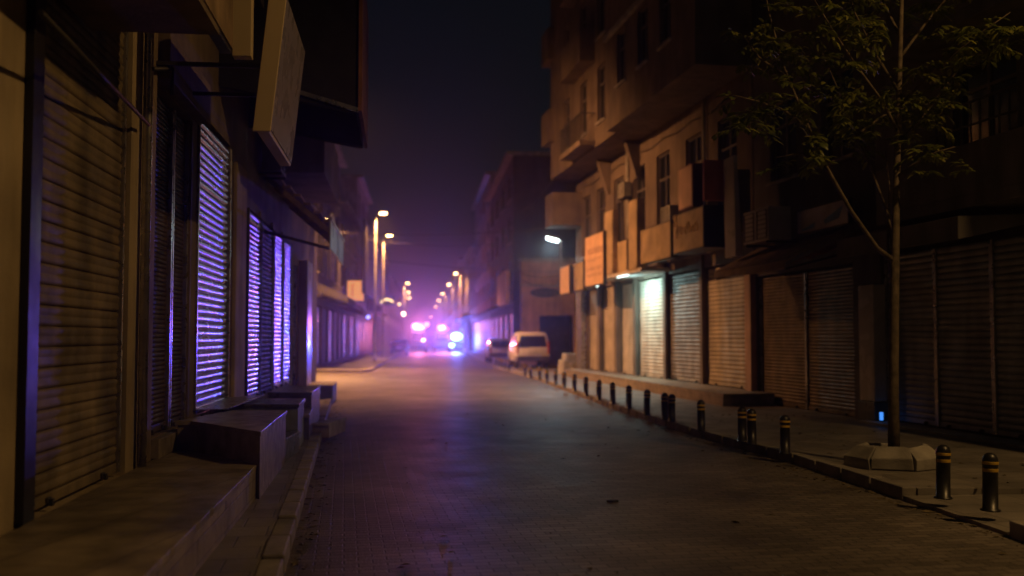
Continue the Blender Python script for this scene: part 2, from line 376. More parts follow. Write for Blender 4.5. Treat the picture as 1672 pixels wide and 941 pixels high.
# ------------------------------------------------------------------ building kit
class Bld:
    def __init__(s, fr, a0, name, label, cat='building', group=None):
        s.fr, s.a0 = fr, a0
        s.root = empty(name, fr.pt(a0), fr.rot, label, cat, group)
    def mb(s):
        sd = -s.fr.side; a0 = s.a0
        return MB(lambda a, d, z: (a - a0, sd * d, z))
    def part(s, name, mats, fn, parent=None, bev=0):
        mb = s.mb(); fn(mb); return mb.build(name, mats, parent or s.root, bev)
    def wall(s, mat, a0, a1, z0, z1, holes=(), d=0.0, thick=0.3, depth=8.0, name='wall'):
        """facade sheet with real openings (reveals) plus the body of the building behind it"""
        A = sorted({a0, a1, *[h[0] for h in holes], *[h[1] for h in holes]}); Zs = sorted({z0, z1, *[h[2] for h in holes], *[h[3] for h in holes]})
        A = [x for x in A if a0 <= x <= a1]; Zs = [x for x in Zs if z0 <= x <= z1]
        def solid(i, j):
            if not (0 <= i < len(A) - 1 and 0 <= j < len(Zs) - 1): return False
            am, zm = (A[i] + A[i + 1]) / 2, (Zs[j] + Zs[j + 1]) / 2
            return not any(h[0] < am < h[1] and h[2] < zm < h[3] for h in holes)
        mb = s.mb(); b = d - thick
        for i in range(len(A) - 1):
            for j in range(len(Zs) - 1):
                if not solid(i, j): continue
                x0, x1, y0, y1 = A[i], A[i + 1], Zs[j], Zs[j + 1]
                mb.face([(x0, d, y0), (x1, d, y0), (x1, d, y1), (x0, d, y1)])
                mb.face([(x0, b, y0), (x1, b, y0), (x1, b, y1), (x0, b, y1)])
                if not solid(i - 1, j): mb.face([(x0, d, y0), (x0, d, y1), (x0, b, y1), (x0, b, y0)])
                if not solid(i + 1, j): mb.face([(x1, d, y0), (x1, d, y1), (x1, b, y1), (x1, b, y0)])
                if not solid(i, j - 1): mb.face([(x0, d, y0), (x1, d, y0), (x1, b, y0), (x0, b, y0)])
                if not solid(i, j + 1): mb.face([(x0, d, y1), (x1, d, y1), (x1, b, y1), (x0, b, y1)])
        if depth: mb.box(a0 + 0.004, a1 - 0.004, b - 0.004, b - depth, z0, z1 - 0.004)
        return mb.build(name, mat, s.root)
    def window(s, a0, a1, z0, z1, d=0.0, panes=2, rail=True, mat=None, depth=0.14):
        def fr(mb):
            w = 0.055; y0, y1 = d - depth, d - depth + 0.05
            mb.box(a0, a1, y0, y1, z0, z0 + w); mb.box(a0, a1, y0, y1, z1 - w, z1)
            mb.box(a0, a0 + w, y0, y1, z0 + w, z1 - w); mb.box(a1 - w, a1, y0, y1, z0 + w, z1 - w)
            for k in range(1, panes):
                x = a0 + (a1 - a0) * k / panes
                mb.box(x - w / 2, x + w / 2, y0, y1 - 0.004, z0 + w, z1 - w)
            if rail:
                zz = z0 + (z1 - z0) * 0.68
                mb.box(a0 + w, a1 - w, y0, y1 - 0.008, zz - w / 2, zz + w / 2)
        w = s.part('window', mat or m_frame, fr)
        s.part('pane', m_glass, lambda mb: mb.box(a0 + .01, a1 - .01, d - depth - 0.03, d - depth + 0.012, z0 + .01, z1 - .01), w)
        s.part('sill', m_conc, lambda mb: mb.box(a0 - 0.08, a1 + 0.08, d - 0.02, d + 0.07, z0 - 0.07, z0 - 0.004), w)
        return w
    def shutter(s, a0, a1, z0, z1, mat, pitch=0.09, amp=0.022, d=-0.08, style='round', rails=True, railmat=None, lock=True, box=True, label=None):
        mb = s.mb()
        n = max(3, int(round((z1 - z0 - 0.09) / pitch))); p = (z1 - z0 - 0.09) / n
        if style == 'round': prof = [(0, 0), (.12, .62), (.3, .95), (.5, 1), (.7, .95), (.88, .62), (1, 0)]
        elif style == 'double': prof = [(0, 0), (.04, .55), (.2, .9), (.45, .62), (.5, .5), (.55, .62), (.8, 1), (.93, .8), (1, 0)]
        else: prof = [(0, 0), (.08, .8), (.5, 1), (.92, .8), (1, 0)]
        w = a1 - a0; segs = 5
        for k in range(n):
            zb = z0 + 0.09 + k * p; off = rnd.uniform(-0.003, 0.003); tilt = rnd.uniform(-0.004, 0.004)
            rows = []
            for t, h in prof:
                rows.append(mb.add([(a0 + w * q / segs, d + off + amp * h + rnd.uniform(-.0012, .0012) + tilt * (q / segs - .5), zb + t * p) for q in range(segs + 1)]))
            for r0, r1 in zip(rows, rows[1:]):
                for q in range(segs):
                    mb.f.append((r0 + q, r0 + q + 1, r1 + q + 1, r1 + q)); mb.m.append(0); mb.sm.append(True)
        mb.box(a0, a1, d - 0.03, d - 0.012, z0, z1)
        sh = mb.build('roller_shutter', mat, s.root)
        if label: sh['label'] = label
        s.part('bottom_bar', m_steel if mat in (m_galv, m_galv2) else mat, lambda q: q.box(a0, a1, d - 0.005, d + 0.03, z0 + 0.004, z0 + 0.085), sh, bev=0.006)
        if rails:
            for x in (a0 - 0.045, a1 - 0.01):
                s.part('guide_rail', railmat or m_steel, lambda q: q.box(x, x + 0.055, d - 0.03, d + 0.055, z0, z1), sh, bev=0.005)
        if lock:
            for x in (a0 + w * 0.2, a1 - w * 0.2):
                s.part('padlock_hasp', m_iron, lambda q: (q.box(x - .04, x + .04, d + 0.031, d + 0.05, z0 + .02, z0 + .06), q.box(x - .022, x + .022, d + 0.05, d + .078, z0 - .0, z0 + .05)), sh, bev=0.004)
        return sh
    def slab_balcony(s, a0, a1, z, out, h=1.0, d=0.0, mat=None, solid=True, name='balcony'):
        mat = mat or m_conc
        def f(mb):
            mb.box(a0, a1, d + .003, d + out, z - 0.18, z)
            if solid:
                mb.box(a0, a1, d + out - 0.1, d + out - .003, z, z + h)
                mb.box(a0 + .003, a0 + 0.1, d + .003, d + out - 0.1, z, z + h); mb.box(a1 - 0.1, a1 - .003, d + .003, d + out - 0.1, z, z + h)
        b = s.part(name, mat, f, bev=0.01)
        if not solid:
            def g(mb):
                mb.box(a0, a1, d + out - .05, d + out - .015, z + h - .04, z + h)
                n = int((a1 - a0) / 0.13)
                for k in range(n + 1):
                    x = a0 + (a1 - a0) * k / n
                    mb.box(x - .009, x + .009, d + out - .042, d + out - .024, z, z + h - .04)
                mb.box(a0, a0 + .03, d + .02, d + out - .05, z + h - .04, z + h); mb.box(a1 - .03, a1, d + .02, d + out - .05, z + h - .04, z + h)
            s.part('railing', m_iron, g, b)
        return b

def board(fr, name, label, cat, px0, px1, d, z0, z1, th=0.12, face=None, side=None, group=None, lean=0.0, tilt=0.0, mount=True, frame=True):
    """a sign box standing off a facade: body, face panel, brackets"""
    a0, a1 = sorted((fr.A(px0, d), fr.A(px1, d)))
    b = Bld(fr, a0, name, label, cat, group)
    body = b.mb()
    body.hexa([(a0, d - th, z0), (a1, d - th, z0), (a1, d, z0), (a0, d, z0), (a0, d - th + lean, z1), (a1, d - th + lean, z1), (a1, d + lean, z1), (a0, d + lean, z1)])
    body.build('box', side or m_signdark, b.root, bev=0.008)
    f = 0.035
    l0, l1 = lean * f / (z1 - z0), lean * (1 - f / (z1 - z0))
    fm = b.mb(); fm.hexa([(a0 + f, d + .002 + l0, z0 + f), (a1 - f, d + .002 + l0, z0 + f), (a1 - f, d + .012 + l0, z0 + f), (a0 + f, d + .012 + l0, z0 + f),
             (a0 + f, d + .002 + l1, z1 - f), (a1 - f, d + .002 + l1, z1 - f), (a1 - f, d + .012 + l1, z1 - f), (a0 + f, d + .012 + l1, z1 - f)])
    fm.build('face', face or m_signface, b.root)
    if mount and d - th > 0.12:
        for x in (a0 + (a1 - a0) * .2, a0 + (a1 - a0) * .8):
            b.part('bracket', m_iron, lambda q: q.box(x - .02, x + .02, 0.005, d - th - .003, (z0 + z1) / 2 + .02, (z0 + z1) / 2 + .06))
    return b, a0, a1

# ------------------------------------------------------------------ LEFT ROW, near
aL = lambda px, d=0: LF.A(px, d)
# L1: corner shop with the big khaki shutter
x0, x1 = aL(58), aL(203)
b = Bld(LF, -4, 'shop_building', 'cream plastered shop at the left edge with one wide khaki roller shutter', 'building')
xe = aL(242)
b.wall(m_plL1, -4, xe - .006, 0, 9.0, [(x0 - .12, x1 + .1, 0.4, 4.9)])
b.shutter(x0, x1, 0.44, 4.75, m_goldsl, 0.15, 0.03, style='double')
b.part('shutter_housing', m_iron, lambda q: q.box(x0 - .1, x1 + .09, -.28, -.03, 4.752, 4.898))
b.part('drain_pipe', m_steel, lambda q: q.tube([(aL(222), 0.07, 0.44), (aL(222), 0.07, 8.5)], 0.045, 12))
b.part('corner_pilaster_or_gap', m_plL2, lambda q: q.box(aL(231), aL(241), 0.003, 0.05, 0.44, 6.5), bev=.006)
b.part('corner_pilaster_or_gap', m_black, lambda q: q.box(aL(29), aL(48), 0.003, 0.06, 0.44, 6.5), bev=.006)  # black strip standing in for the dark gap left of the shutter
# canopy slab above
b.part('canopy', m_plL2, lambda q: q.box(1.5, LF.aY(7.9), 0.003, 1.0, 4.12, 4.3))
# L2: two narrow dark shutters and the tall steel shutter
y0, y1 = xe, aL(398)
b = Bld(LF, xe, 'shop_building', 'brown plastered shop with narrow dark shutters and one tall steel shutter', 'building')
s2a, s2b, s2c, s2d = aL(247), aL(282), aL(284), aL(307)
s3a, s3b = aL(319), aL(371)
b.wall(m_plL2, xe, y1 - .006, 0, 9.4, [(s2a - .04, s2d + .04, 0.64, 4.25), (s3a - .05, s3b + .05, 0.60, 4.47)])
b.shutter(s2a, s2b - .03, 0.66, 4.2, m_darksl, 0.05, 0.012, style='flat')
b.shutter(s2c + .03, s2d, 0.66, 4.2, m_darksl, 0.05, 0.012, style='flat')
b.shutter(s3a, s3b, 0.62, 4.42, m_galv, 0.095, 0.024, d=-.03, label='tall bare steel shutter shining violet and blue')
b.part('sill', m_marble, lambda q: q.box(s2a - .03, s2d + .05, 0.003, 0.10, 0.44, 0.635), bev=.008)
b.part('sill', m_steel, lambda q: q.hexa([(s3a - .1, .003, .775), (s3b, .003, .775), (s3b + .3, .5, .80), (s3a - .1, .42, .78), (s3a - .1, .003, .785), (s3b, .003, .785), (s3b + .3, .5, .81), (s3a - .1, .42, .79)]))
b.part('pilaster', m_plL1, lambda q: q.box(aL(377), aL(394), 0.003, 0.06, 0.0, 4.3), bev=.01)
b.part('lintel', m_plL2, lambda q: q.box(xe + .02, s3a - .1, .003, .16, 4.27, 4.75), bev=.01)
b.part('upper_floor', m_plL3, lambda q: q.box(xe + .05, y1 - .05, .003, .6, 6.2, 9.3), bev=.01)
# L3: row of four shutters
y2 = aL(474)
b = Bld(LF, y1, 'shop_building', 'dark grey shop row with four narrow shutters glinting blue and violet', 'building')
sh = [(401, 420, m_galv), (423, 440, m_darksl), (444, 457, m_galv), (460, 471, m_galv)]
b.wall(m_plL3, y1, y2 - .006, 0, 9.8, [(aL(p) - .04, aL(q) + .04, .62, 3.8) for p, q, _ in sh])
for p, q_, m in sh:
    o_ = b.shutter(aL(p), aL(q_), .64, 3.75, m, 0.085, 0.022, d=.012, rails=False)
    for x in (aL(p) - .05, aL(q_) + .004): b.part('guide_rail', m_iron, lambda q: q.box(x, x + .045, -.02, .045, .64, 3.78), o_)
for p in (410, 450): b.part('sill', m_marble, lambda q: q.box(aL(p - 10), aL(p + 9), .003, .3, .46, .6), bev=.008)
for p in (421.5, 442, 458.5): b.part('pilaster', m_plL2, lambda q: q.box(aL(p - 1.0), aL(p + 1.0), .003, .03, .0, 3.9))
b.slab_balcony(LF.aY(19.5), LF.aY(24.0), 5.1, 1.0, 1.0, mat=m_plL3)
b.slab_balcony(LF.aY(19.5), LF.aY(24.0), 7.9, 1.0, 1.0, mat=m_plL3)
for q0 in (20.2, 22.2):
    b.window(LF.aY(q0), LF.aY(q0 + 1.3), 5.5, 7.3, d=.16)
# L4: end shop with pale column
y3 = LF.aY(30.5)
b = Bld(LF, y2, 'shop_building', 'end shop of the left row with a pale lit door column before the side street', 'building')
dr = (aL(500), aL(509))
b.wall(m_plL2, y2, y3, 0, 8.8, [(aL(478), aL(484), .3, 3.4), (dr[0], dr[1], .3, 3.2)])
b.shutter(aL(478) + .05, aL(484) - .05, .3, 3.4, m_darksl, .1, .02)
b.shutter(dr[0] + .05, dr[1] - .05, .3, 3.2, m_galv2, .1, .02)
b.part('door_column', m_white, lambda q: q.box(aL(487), aL(495), .003, .22, .12, 3.6), bev=.02)
for q0 in (26.2, 28.4):
    b.window(LF.aY(q0), LF.aY(q0 + 1.2), 5.2, 7.0, d=.16)

# platforms and steps on the left pavement
def plat(label, foot, z, mats, name='stone_platform', lip=0.035):
    """foot: ground polygon (world XY); body plus overhanging slab"""
    c = Vector((sum(p[0] for p in foot) / len(foot), sum(p[1] for p in foot) / len(foot), 0))
    r = empty(name, (c.x, c.y, 0), 0, label, 'platform' if z > .3 else 'step')
    loc = [(p[0] - c.x, p[1] - c.y) for p in foot]
    MB().prism(loc, 0.02, z - 0.05).build('base', mats[0], r)
    big = [(x * (1 + lip / max(.2, math.hypot(x, y))), y * (1 + lip / max(.2, math.hypot(x, y)))) for x, y in loc]
    dense = []
    for (xa, ya), (xb, yb) in zip(big, big[1:] + big[:1]):
        L = math.hypot(xb - xa, yb - ya); n = max(1, int(L / .09))
        for k in range(n):
            t = k / n; ch = rnd.uniform(.006, .022) if rnd.random() < .14 and 0 < k else rnd.uniform(0, .003)
            px_, py_ = xa + (xb - xa) * t, ya + (yb - ya) * t; q = 1 - ch / max(.2, math.hypot(px_, py_))
            dense.append((px_ * q, py_ * q))
    MB().prism(dense, z - 0.048, z).build('top_slab', mats[1], r, bev=0.006)
    return r
g = lambda px, py, z: (lambda p: (p.x, p.y))(ground(px, py, z))
lwp = lambda Y, d=0.05: (lw(Y) + d, Y)
fe = ground(420, 757, .44); f0 = ground(235, 941, .44); dd = (f0 - fe) / (f0 - fe).length
fn = fe + dd * 9
plat('long low stone platform with tiled front along the khaki shutter at lower left', [(fe.x, fe.y), (fn.x, fn.y), (lw(fn.y) + .05, fn.y), lwp(10.6), g(316, 738, .44)], .44, (m_tile, m_slab))
plat('tall marble block platform below the violet lit steel shutter', [(-2.4, 9.54), g(316, 736, .44), (lw(10.75) + .12, 10.75), lwp(12.3, .45), (-2.78, 12.3)], .76, (m_marble, m_marble))
plat('grey-green painted block platform just beyond the tall marble block', [(-2.91, 13.6), lwp(13.7, .12), lwp(14.9, .12), (-3.1, 14.9)], .75, (m_greenconc, m_darkstone))
plat('narrow dark step in front of the grey-green platform', [(-2.82, 12.45), (-3.25, 12.4), (-3.3, 13.52), (-2.87, 13.52)], .4, (m_darkstone, m_darkstone), 'stone_step')
plat('blue-edged stone step beside the black topped platform', [(-3.05, 15.05), (-3.5, 15.0), (-3.65, 16.4), (-3.28, 16.4)], .5, (m_darkstone, m_marble), 'stone_step')
plat('dark stone platform with pale edge before the four narrow shutters', [(-3.31, 16.5), lwp(16.6, .34), lwp(18.8, .34), (-3.62, 18.8)], .75, (m_darkstone, m_darkstone))
plat('low square stone step by the kerb on the left pavement', [(-3.05, 17.6), (-3.26, 16.35), (-2.98, 16.3), (-2.92, 17.55)], .26, (m_marble, m_conc), 'stone_step')
plat('small pale stone step between the dark platform and the teal block', [(-3.95, 19.6), (-4.35, 19.55), (-4.55, 21.6), (-4.15, 21.6)], .52, (m_marble, m_marble), 'stone_step')
p = ground(543, 652, .12); p2 = ground(483, 652, .12)
plat('long teal grey concrete block platform at the far end of the left row', [(p.x, p.y), (p2.x, p2.y), (p2.x - .3, p2.y + 2), (p.x - .25, p.y + 2)], .47, (m_greenconc, m_conc))

# signs, bars and awnings on the left row
b, A0, A1 = board(LF, 'sign_board', 'dark brown fascia sign above the khaki shutter', 'sign', 318, 372, 1.0, 4.14, 5.4, .1, m_canvas, m_signdark)
r = at(395, 40, 9.0)
mbx = MB(); mbx.box(-.085, .085, 0, .14, .03, 1.6)
tag(mbx.build('sign_board', [m_cream], None, .006, loc=(r.x, 9.0, 4.2), rz=LF.rot - R(90)), 'narrow yellowish sign end hanging at the top left beside the big white sign', 'sign')
LEAN = .15
b, A0, A1 = board(LF, 'sign_board', 'large pale blank sign box leaning out over the left pavement', 'sign', 433, 471, 1.2, 3.66, 5.05, .12, m_signviolet, m_cream, lean=LEAN)
b.part('rim', m_cream, lambda q: q.hexa([(A0 - .05, 1.06, 3.64), (A0 - .004, 1.06, 3.64), (A0 - .004, 1.23, 3.64), (A0 - .05, 1.23, 3.64), (A0 - .05, 1.06 + LEAN, 5.07), (A0 - .004, 1.06 + LEAN, 5.07), (A0 - .004, 1.23 + LEAN, 5.07), (A0 - .05, 1.23 + LEAN, 5.07)]), bev=.006)
# awning support rod in front of the khaki shutter
p0, p1 = LF.hit(66, 20, .45), LF.hit(243, 204, .12)
mb = MB(); mb.tube([LF.pt(p0[0], .45, p0[1]), LF.pt(p1[0], .12, p1[1])], .018, 8)
tag(mb.build('awning_rod', m_iron), 'dark slanting metal rod crossing the top of the khaki shutter', 'rod')
mb = MB(); p0, p1, p2_ = LF.hit(247, 113, .1), LF.hit(281, 112, .16), LF.hit(281, 155, .16)
mb.tube([LF.pt(p0[0], .1, p0[1]), LF.pt(p1[0], .16, p1[1]), LF.pt(p2_[0], .16, p2_[1])], .022, 8)
tag(mb.build('wall_bracket', m_iron), 'dark bent iron bracket above the two narrow dark shutters', 'bracket')
# big black awning box
def awning(fr, label, a0, a1, prof, mat, name='awning', thick=.03, cheeks=True, valance=None, arms=True, armmat=None):
    b = Bld(fr, a0, name, label, 'awning')
    def f(q):
        for (d0, z0), (d1, z1) in zip(prof, prof[1:]):
            n = 6
            for k in range(n):
                t0, t1 = a0 + (a1 - a0) * k / n, a0 + (a1 - a0) * (k + 1) / n
                w = lambda t: -.02 * math.sin(t * 9.1) * (1 if d1 else 0)
                q.hexa([(t0, d0, z0), (t1, d0, z0), (t1, d1, z1 + w(t1)), (t0, d1, z1 + w(t0)), (t0, d0, z0 + thick), (t1, d0, z0 + thick), (t1, d1 + thick * .3, z1 + thick + w(t1)), (t0, d1 + thick * .3, z1 + thick + w(t0))])
    b.part('canvas', mat, f)
    if cheeks:
        for x in (a0 - .012, a1 + .004):
            pts = [(0.005, prof[0][1]), *prof[1:]]
            low = min(z for _, z in prof)
            b.part('cheek', mat, lambda q: q.hexa([(x, .005, low + .3), (x + .008, .005, low + .3), (x + .008, prof[-1][0], low), (x, prof[-1][0], low), (x, .005, prof[0][1]), (x + .008, .005, prof[0][1]), (x + .008, prof[-1][0], prof[-2][1] if len(prof) > 2 else low + .02), (x, prof[-1][0], prof[-2][1] if len(prof) > 2 else low + .02)]))
    if arms:
        low = min(z for _, z in prof)
        for x in (a0 + .06, a1 - .06):
            b.part('arm', armmat or m_iron, lambda q: q.tube([(x, .02, low + .32), (x, prof[-1][0] - .03, low + .0)], .022, 8))
    return b
b = awning(LF, 'big black canvas awning box hanging high on the left against the sky', LF.aY(13.5), LF.aY(16.2), [(.02, 7.6), (1.84, 6.9), (1.87, 4.8)], m_blackcanvas, cheeks=True)
b.part('trim_bar', m_steel, lambda q: q.hexa([(LF.aY(13.5) - .06, .9, 5.06), (LF.aY(13.5) - .02, .9, 5.06), (LF.aY(13.5) - .02, 1.9, 4.78), (LF.aY(13.5) - .06, 1.9, 4.78), (LF.aY(13.5) - .06, .9, 5.12), (LF.aY(13.5) - .02, .9, 5.12), (LF.aY(13.5) - .02, 1.9, 4.84), (LF.aY(13.5) - .06, 1.9, 4.84)]))
b.part('trim_bar', m_rustcanvas, lambda q: q.box(LF.aY(13.5) - .05, LF.aY(16.2), 1.9, 1.95, 4.8, 6.95))
# slatted awning with pale valance
aw0, aw1 = LF.aY(18.3, 1.2), LF.aY(22.6, 1.2)
b = Bld(LF, aw0, 'slatted_awning', 'broken slatted wooden awning with a pale shiny front panel over the narrow shutters', 'awning')
for k in range(7):
    t = k / 6; d_ = .05 + 1.1 * t; z_ = 4.75 - .95 * t
    b.part('slat', m_wood, lambda q: q.box(aw0, aw1, d_ - .06, d_ + .07, z_ - .02, z_ + .015 + .004 * k))
for k in range(4):
    x = aw0 + (aw1 - aw0) * (k + .02) / 3.1
    b.part('rafter', m_wood, lambda q: q.hexa([(x, .01, 4.58), (x + .07, .01, 4.58), (x + .07, 1.18, 3.57), (x, 1.18, 3.57), (x, .01, 4.7), (x + .07, .01, 4.7), (x + .07, 1.18, 3.7), (x, 1.18, 3.7)]))
b.part('valance', m_white, lambda q: q.box(aw0, aw1, 1.2, 1.225, 3.3, 3.82))
b.part('edge_bar', m_steel, lambda q: q.box(aw0 - .02, aw1 + .02, 1.19, 1.25, 3.822, 3.86))
b.part('edge_bar', m_iron, lambda q: q.tube([(aw0 + .03, .02, 3.6), (aw0 + .03, 1.2, 3.3)], .03, 8))
# air conditioners on the left row
def ac_unit(fr, label, a, d0, z, w=.85, h=.6, dep=.34, fans=1):
    b = Bld(fr, a, 'air_conditioner', label, 'air conditioner')
    b.part('casing', m_conc if fans == 1 else m_signface, lambda q: q.box(a, a + w, d0, d0 + dep, z, z + h), bev=.015)
    for k in range(fans):
        cxx = a + w * (k + .5) / fans; rr = min(.24, w / fans * .42)
        sd = -fr.side
        def gr(q):
            for n in range(7):
                zz = z + .06 + (h - .12) * n / 6
                q.box(cxx - rr, cxx + rr, d0 + dep + .002, d0 + dep + .016, zz - .008, zz + .008)
            for n in range(2):
                x = cxx - rr + 2 * rr * n
                q.box(x - .01, x + .01, d0 + dep + .003, d0 + dep + .018, z + .05, z + h - .05)
        b.part('grille', m_iron, gr)
    for x in (a + .1, a + w - .14): b.part('bracket', m_iron, lambda q: q.box(x, x + .04, 0.004, d0 + dep, z - .05, z - .004))
    return b
ac_unit(LF, 'grey air conditioner on the dark wall above the narrow left shutters', LF.aY(17.4), .06, 4.6)
ac_unit(LF, 'weathered air conditioner high on the dark wall below the left balconies', LF.aY(16.9), .06, 5.9, dep=.5)

# ------------------------------------------------------------------ RIGHT ROW, near
aR = lambda px, d=0: RF.A(px, d)
# R1: grey shutters at the right edge
r1a, r1b = RF.aY(4), aR(1434)
b = Bld(RF, r1a, 'shop_building', 'dark two storey shop at the right edge with wide grey shutters and long stone parapets', 'building')
b.wall(m_plR1, r1a, r1b - .006, 0, 9.6, [(RF.aY(10.6), r1b - .12, .16, 3.3)] + [(RF.aY(y_), RF.aY(y_ + 1.5), 4.6, 6.0) for y_ in (12.2, 14.4)] + [(RF.aY(y_), RF.aY(y_ + 1.5), 7.2, 8.9) for y_ in (10.2, 12.4, 14.6)])
ed = [RF.aY(10.65), RF.aY(12.6), aR(1701), aR(1616), aR(1523), r1b - .17]
ed = sorted(ed)
ed = [RF.aY(10.65), RF.aY(12.35), aR(1616), aR(1523), r1b - .17]
for q0, q1 in zip(ed, ed[1:]):
    b.shutter(q0 + .035, q1 - .035, .18, 3.15, m_coolgrey, .105, .024, d=-.1, railmat=m_steel)
for y_ in (12.2, 14.4): b.window(RF.aY(y_), RF.aY(y_ + 1.5), 4.6, 6.0)
for y_ in (10.2, 12.4, 14.6): b.window(RF.aY(y_), RF.aY(y_ + 1.5), 7.2, 8.9)
b.slab_balcony(RF.aY(9.5), RF.aY(16.9), 3.72, .8, .75, mat=m_plR1)
b.slab_balcony(RF.aY(9.5), RF.aY(17.2), 6.4, .9, .75, mat=m_plR1)
def rl(q):
    q.box(RF.aY(13.4), RF.aY(15.4), .72, .75, 5.05, 5.09)
    for k in range(10):
        x = RF.aY(13.4) + k * .21; q.box(x - .012, x + .012, .722, .746, 4.475, 5.05)
    q.box(RF.aY(13.4), RF.aY(15.4), .721, .749, 4.72, 4.75)
b.part('railing', m_iron, rl)
b.part('plinth', m_conc, lambda q: q.box(RF.aY(8.5), r1b - .05, .003, .45, .02, .165), bev=.01)
b.part('canopy', m_plR1, lambda q: q.hexa([(RF.aY(14.0), .003, 3.3), (RF.aY(17.6), .003, 3.3), (RF.aY(17.9), 1.0, 3.06), (RF.aY(14.4), 1.0, 3.06), (RF.aY(14.0), .003, 3.42), (RF.aY(17.6), .003, 3.42), (RF.aY(17.9), 1.0, 3.4), (RF.aY(14.4), 1.0, 3.4)]), bev=.015)
# pale pillar panel between R1 and R2
r2a, r2b = r1b, aR(1234)
b = Bld(RF, r2a, 'shop_building', 'dark plastered shop with two wide brown shutters under the torn awning', 'building')
b.wall(m_plR2, r2a, r2b - .006, 0, 10.5, [(aR(1394), aR(1238), .10, 3.1)] + [(RF.aY(y_), RF.aY(y_ + 1.3), 5.2, 7.0) for y_ in (19.0, 21.4)])
mid = aR(1312)
b.shutter(aR(1394) + .05, mid - .03, .13, 3.05, m_brownsl, .075, .014, style='flat', d=-.1)
b.shutter(mid + .03, aR(1238) - .05, .13, 3.05, m_brownsl, .075, .014, style='flat', d=-.1)
for y_ in (19.0, 21.4): b.window(RF.aY(y_), RF.aY(y_ + 1.3), 5.2, 7.0)
pa, pb = sorted((aR(1402, .25), aR(1427, .25)))
b.part('pillar_panel', m_pillar, lambda q: q.box(pa, pb, .003, .25, .5, 2.62), bev=.02)
b.part('pillar_panel', m_darkstone, lambda q: q.box(pa - .03, pb + .03, .003, .28, .12, .497), bev=.01)
b.part('pilaster', m_redwall, lambda q: q.box(aR(1236), aR(1226), .003, .16, .1, 3.3), bev=.01)
# little blue lamp at the pillar foot
q_ = ground(1437, 688, .17)
mb = MB(); mb.box(-.025, .025, -.02, .02, 0, .03); lo = mb.build('marker_light', m_black, loc=RF.pt(aR(1437, .3), .3, .17), rz=RF.rot)
tag(lo, 'tiny blue glowing marker light at the foot of the pale pillar', 'light')
MB().box(-.03, .03, -.022, .022, .03, .17).build('lens', e_bluled, lo, .008)

# R3: the big ochre building
r3a, r3b = aR(1232), aR(941)
b3 = b = Bld(RF, r3a, 'apartment_building', 'large ochre four storey building with shops, jutting upper floors and balconies on the right', 'building')
shs = [(1222, 1153, m_ivory, .11), (1146, 1090, m_galv2, .11), (1087, 1042, m_ivory, .11), (1037, 1013, m_ivory, .1), (1005, 983, m_ivory, .1), (978, 960, m_ivory, .1)]
holes = [(aR(p) - .05, aR(q) + .05, .38, 3.55) for p, q, _, _ in shs]
wins = []
for y_ in (24.6, 27.0, 29.6, 32.0, 34.4, 36.8, 39.0): wins.append((RF.aY(y_), RF.aY(y_ + 1.25), 4.9, 7.3))
b.wall(m_plR3, r3a, r3b, 0, 16.5, holes + wins, depth=9)
for p, q_, m, pt_ in shs:
    b.shutter(aR(p), aR(q_), .41, 3.5, m, pt_, .025, d=-.1, railmat=m_iron)
for w_ in wins: b.window(*w_, panes=2)
for p in (1149.5, 1089, 1039.5, 1009, 980.5): b.part('pilaster', m_plR3b, lambda q: q.box(aR(p + 2), aR(p - 2), .003, .09, .4, 3.9))
b.part('door_column', m_steel, lambda q: q.box(aR(957), aR(950), .003, .2, .13, 3.6), bev=.02)
b.part('lintel', m_plR3b, lambda q: q.box(r3a + .02, r3b - .02, .003, .12, 3.9, 4.3), bev=.01)
# jutting upper floors
zo = 8.15
nb0, nb1 = RF.aY(23.6), RF.aY(31.4)
fb0, fb1 = RF.aY(31.41), RF.aY(41.0)
def upper(a0, a1, z0, z1, d, mat, ws, nm='upper_floor'):
    b.wall(mat, a0, a1, z0, z1, ws, d=d, thick=.25, depth=d - .26, name=nm)
    for w_ in ws: b.window(*w_, d=d, panes=2)
wsn = [(RF.aY(y_), RF.aY(y_ + .9), zf + .9, zf + 2.5) for zf in (8.4, 11.3, 14.2) for y_ in (25.3, 27.2, 29.3)]
upper(nb0, nb1, zo, 16.5, 1.45, m_plR3b, wsn)
wsf = [(RF.aY(y_), RF.aY(y_ + 1.0), zf + .5, zf + 2.4) for zf in (8.4, 11.3, 14.2) for y_ in (32.6, 35.0, 37.6)]
upper(fb0, fb1, zo, 16.5, 1.15, m_plR3, wsf)
for zf in (8.3, 11.2, 14.1):
    b.slab_balcony(RF.aY(33.9), RF.aY(37.0), zf + .1, .55, .95, d=1.15, mat=m_plR3, solid=(zf > 11))
    b.part('cornice', m_conc, lambda q: q.box(nb0 - .02, nb1, 1.455, 1.56, zf + 2.7, zf + 2.86))
for zf in (5.6, 9.0, 12.4):
    b.slab_balcony(RF.aY(40.3), RF.aY(41.7), zf + .8, 1.25 if zf < 8 else 1.4, 1.15, d=.0, mat=m_plR3)
b.part('roof', m_conc, lambda q: q.box(RF.aY(23.3), RF.aY(41.6), -8, 1.9, 16.52, 16.7))
for y_ in (32.5, 36.0):      # corbels below the overhang
    x = RF.aY(y_)
    b.part('bracket', m_plR3b, lambda q: q.hexa([(x, .003, 6.9), (x + .3, .003, 6.9), (x + .3, .12, 6.9), (x, .12, 6.9), (x, .003, zo - .004), (x + .3, .003, zo - .004), (x + .3, .5, zo - .004), (x, .5, zo - .004)]))
b.part('downpipe', m_conc, lambda q: q.tube([(RF.aY(33.7), .08, 4.4), (RF.aY(33.7), .08, 8.1)], .05, 8))
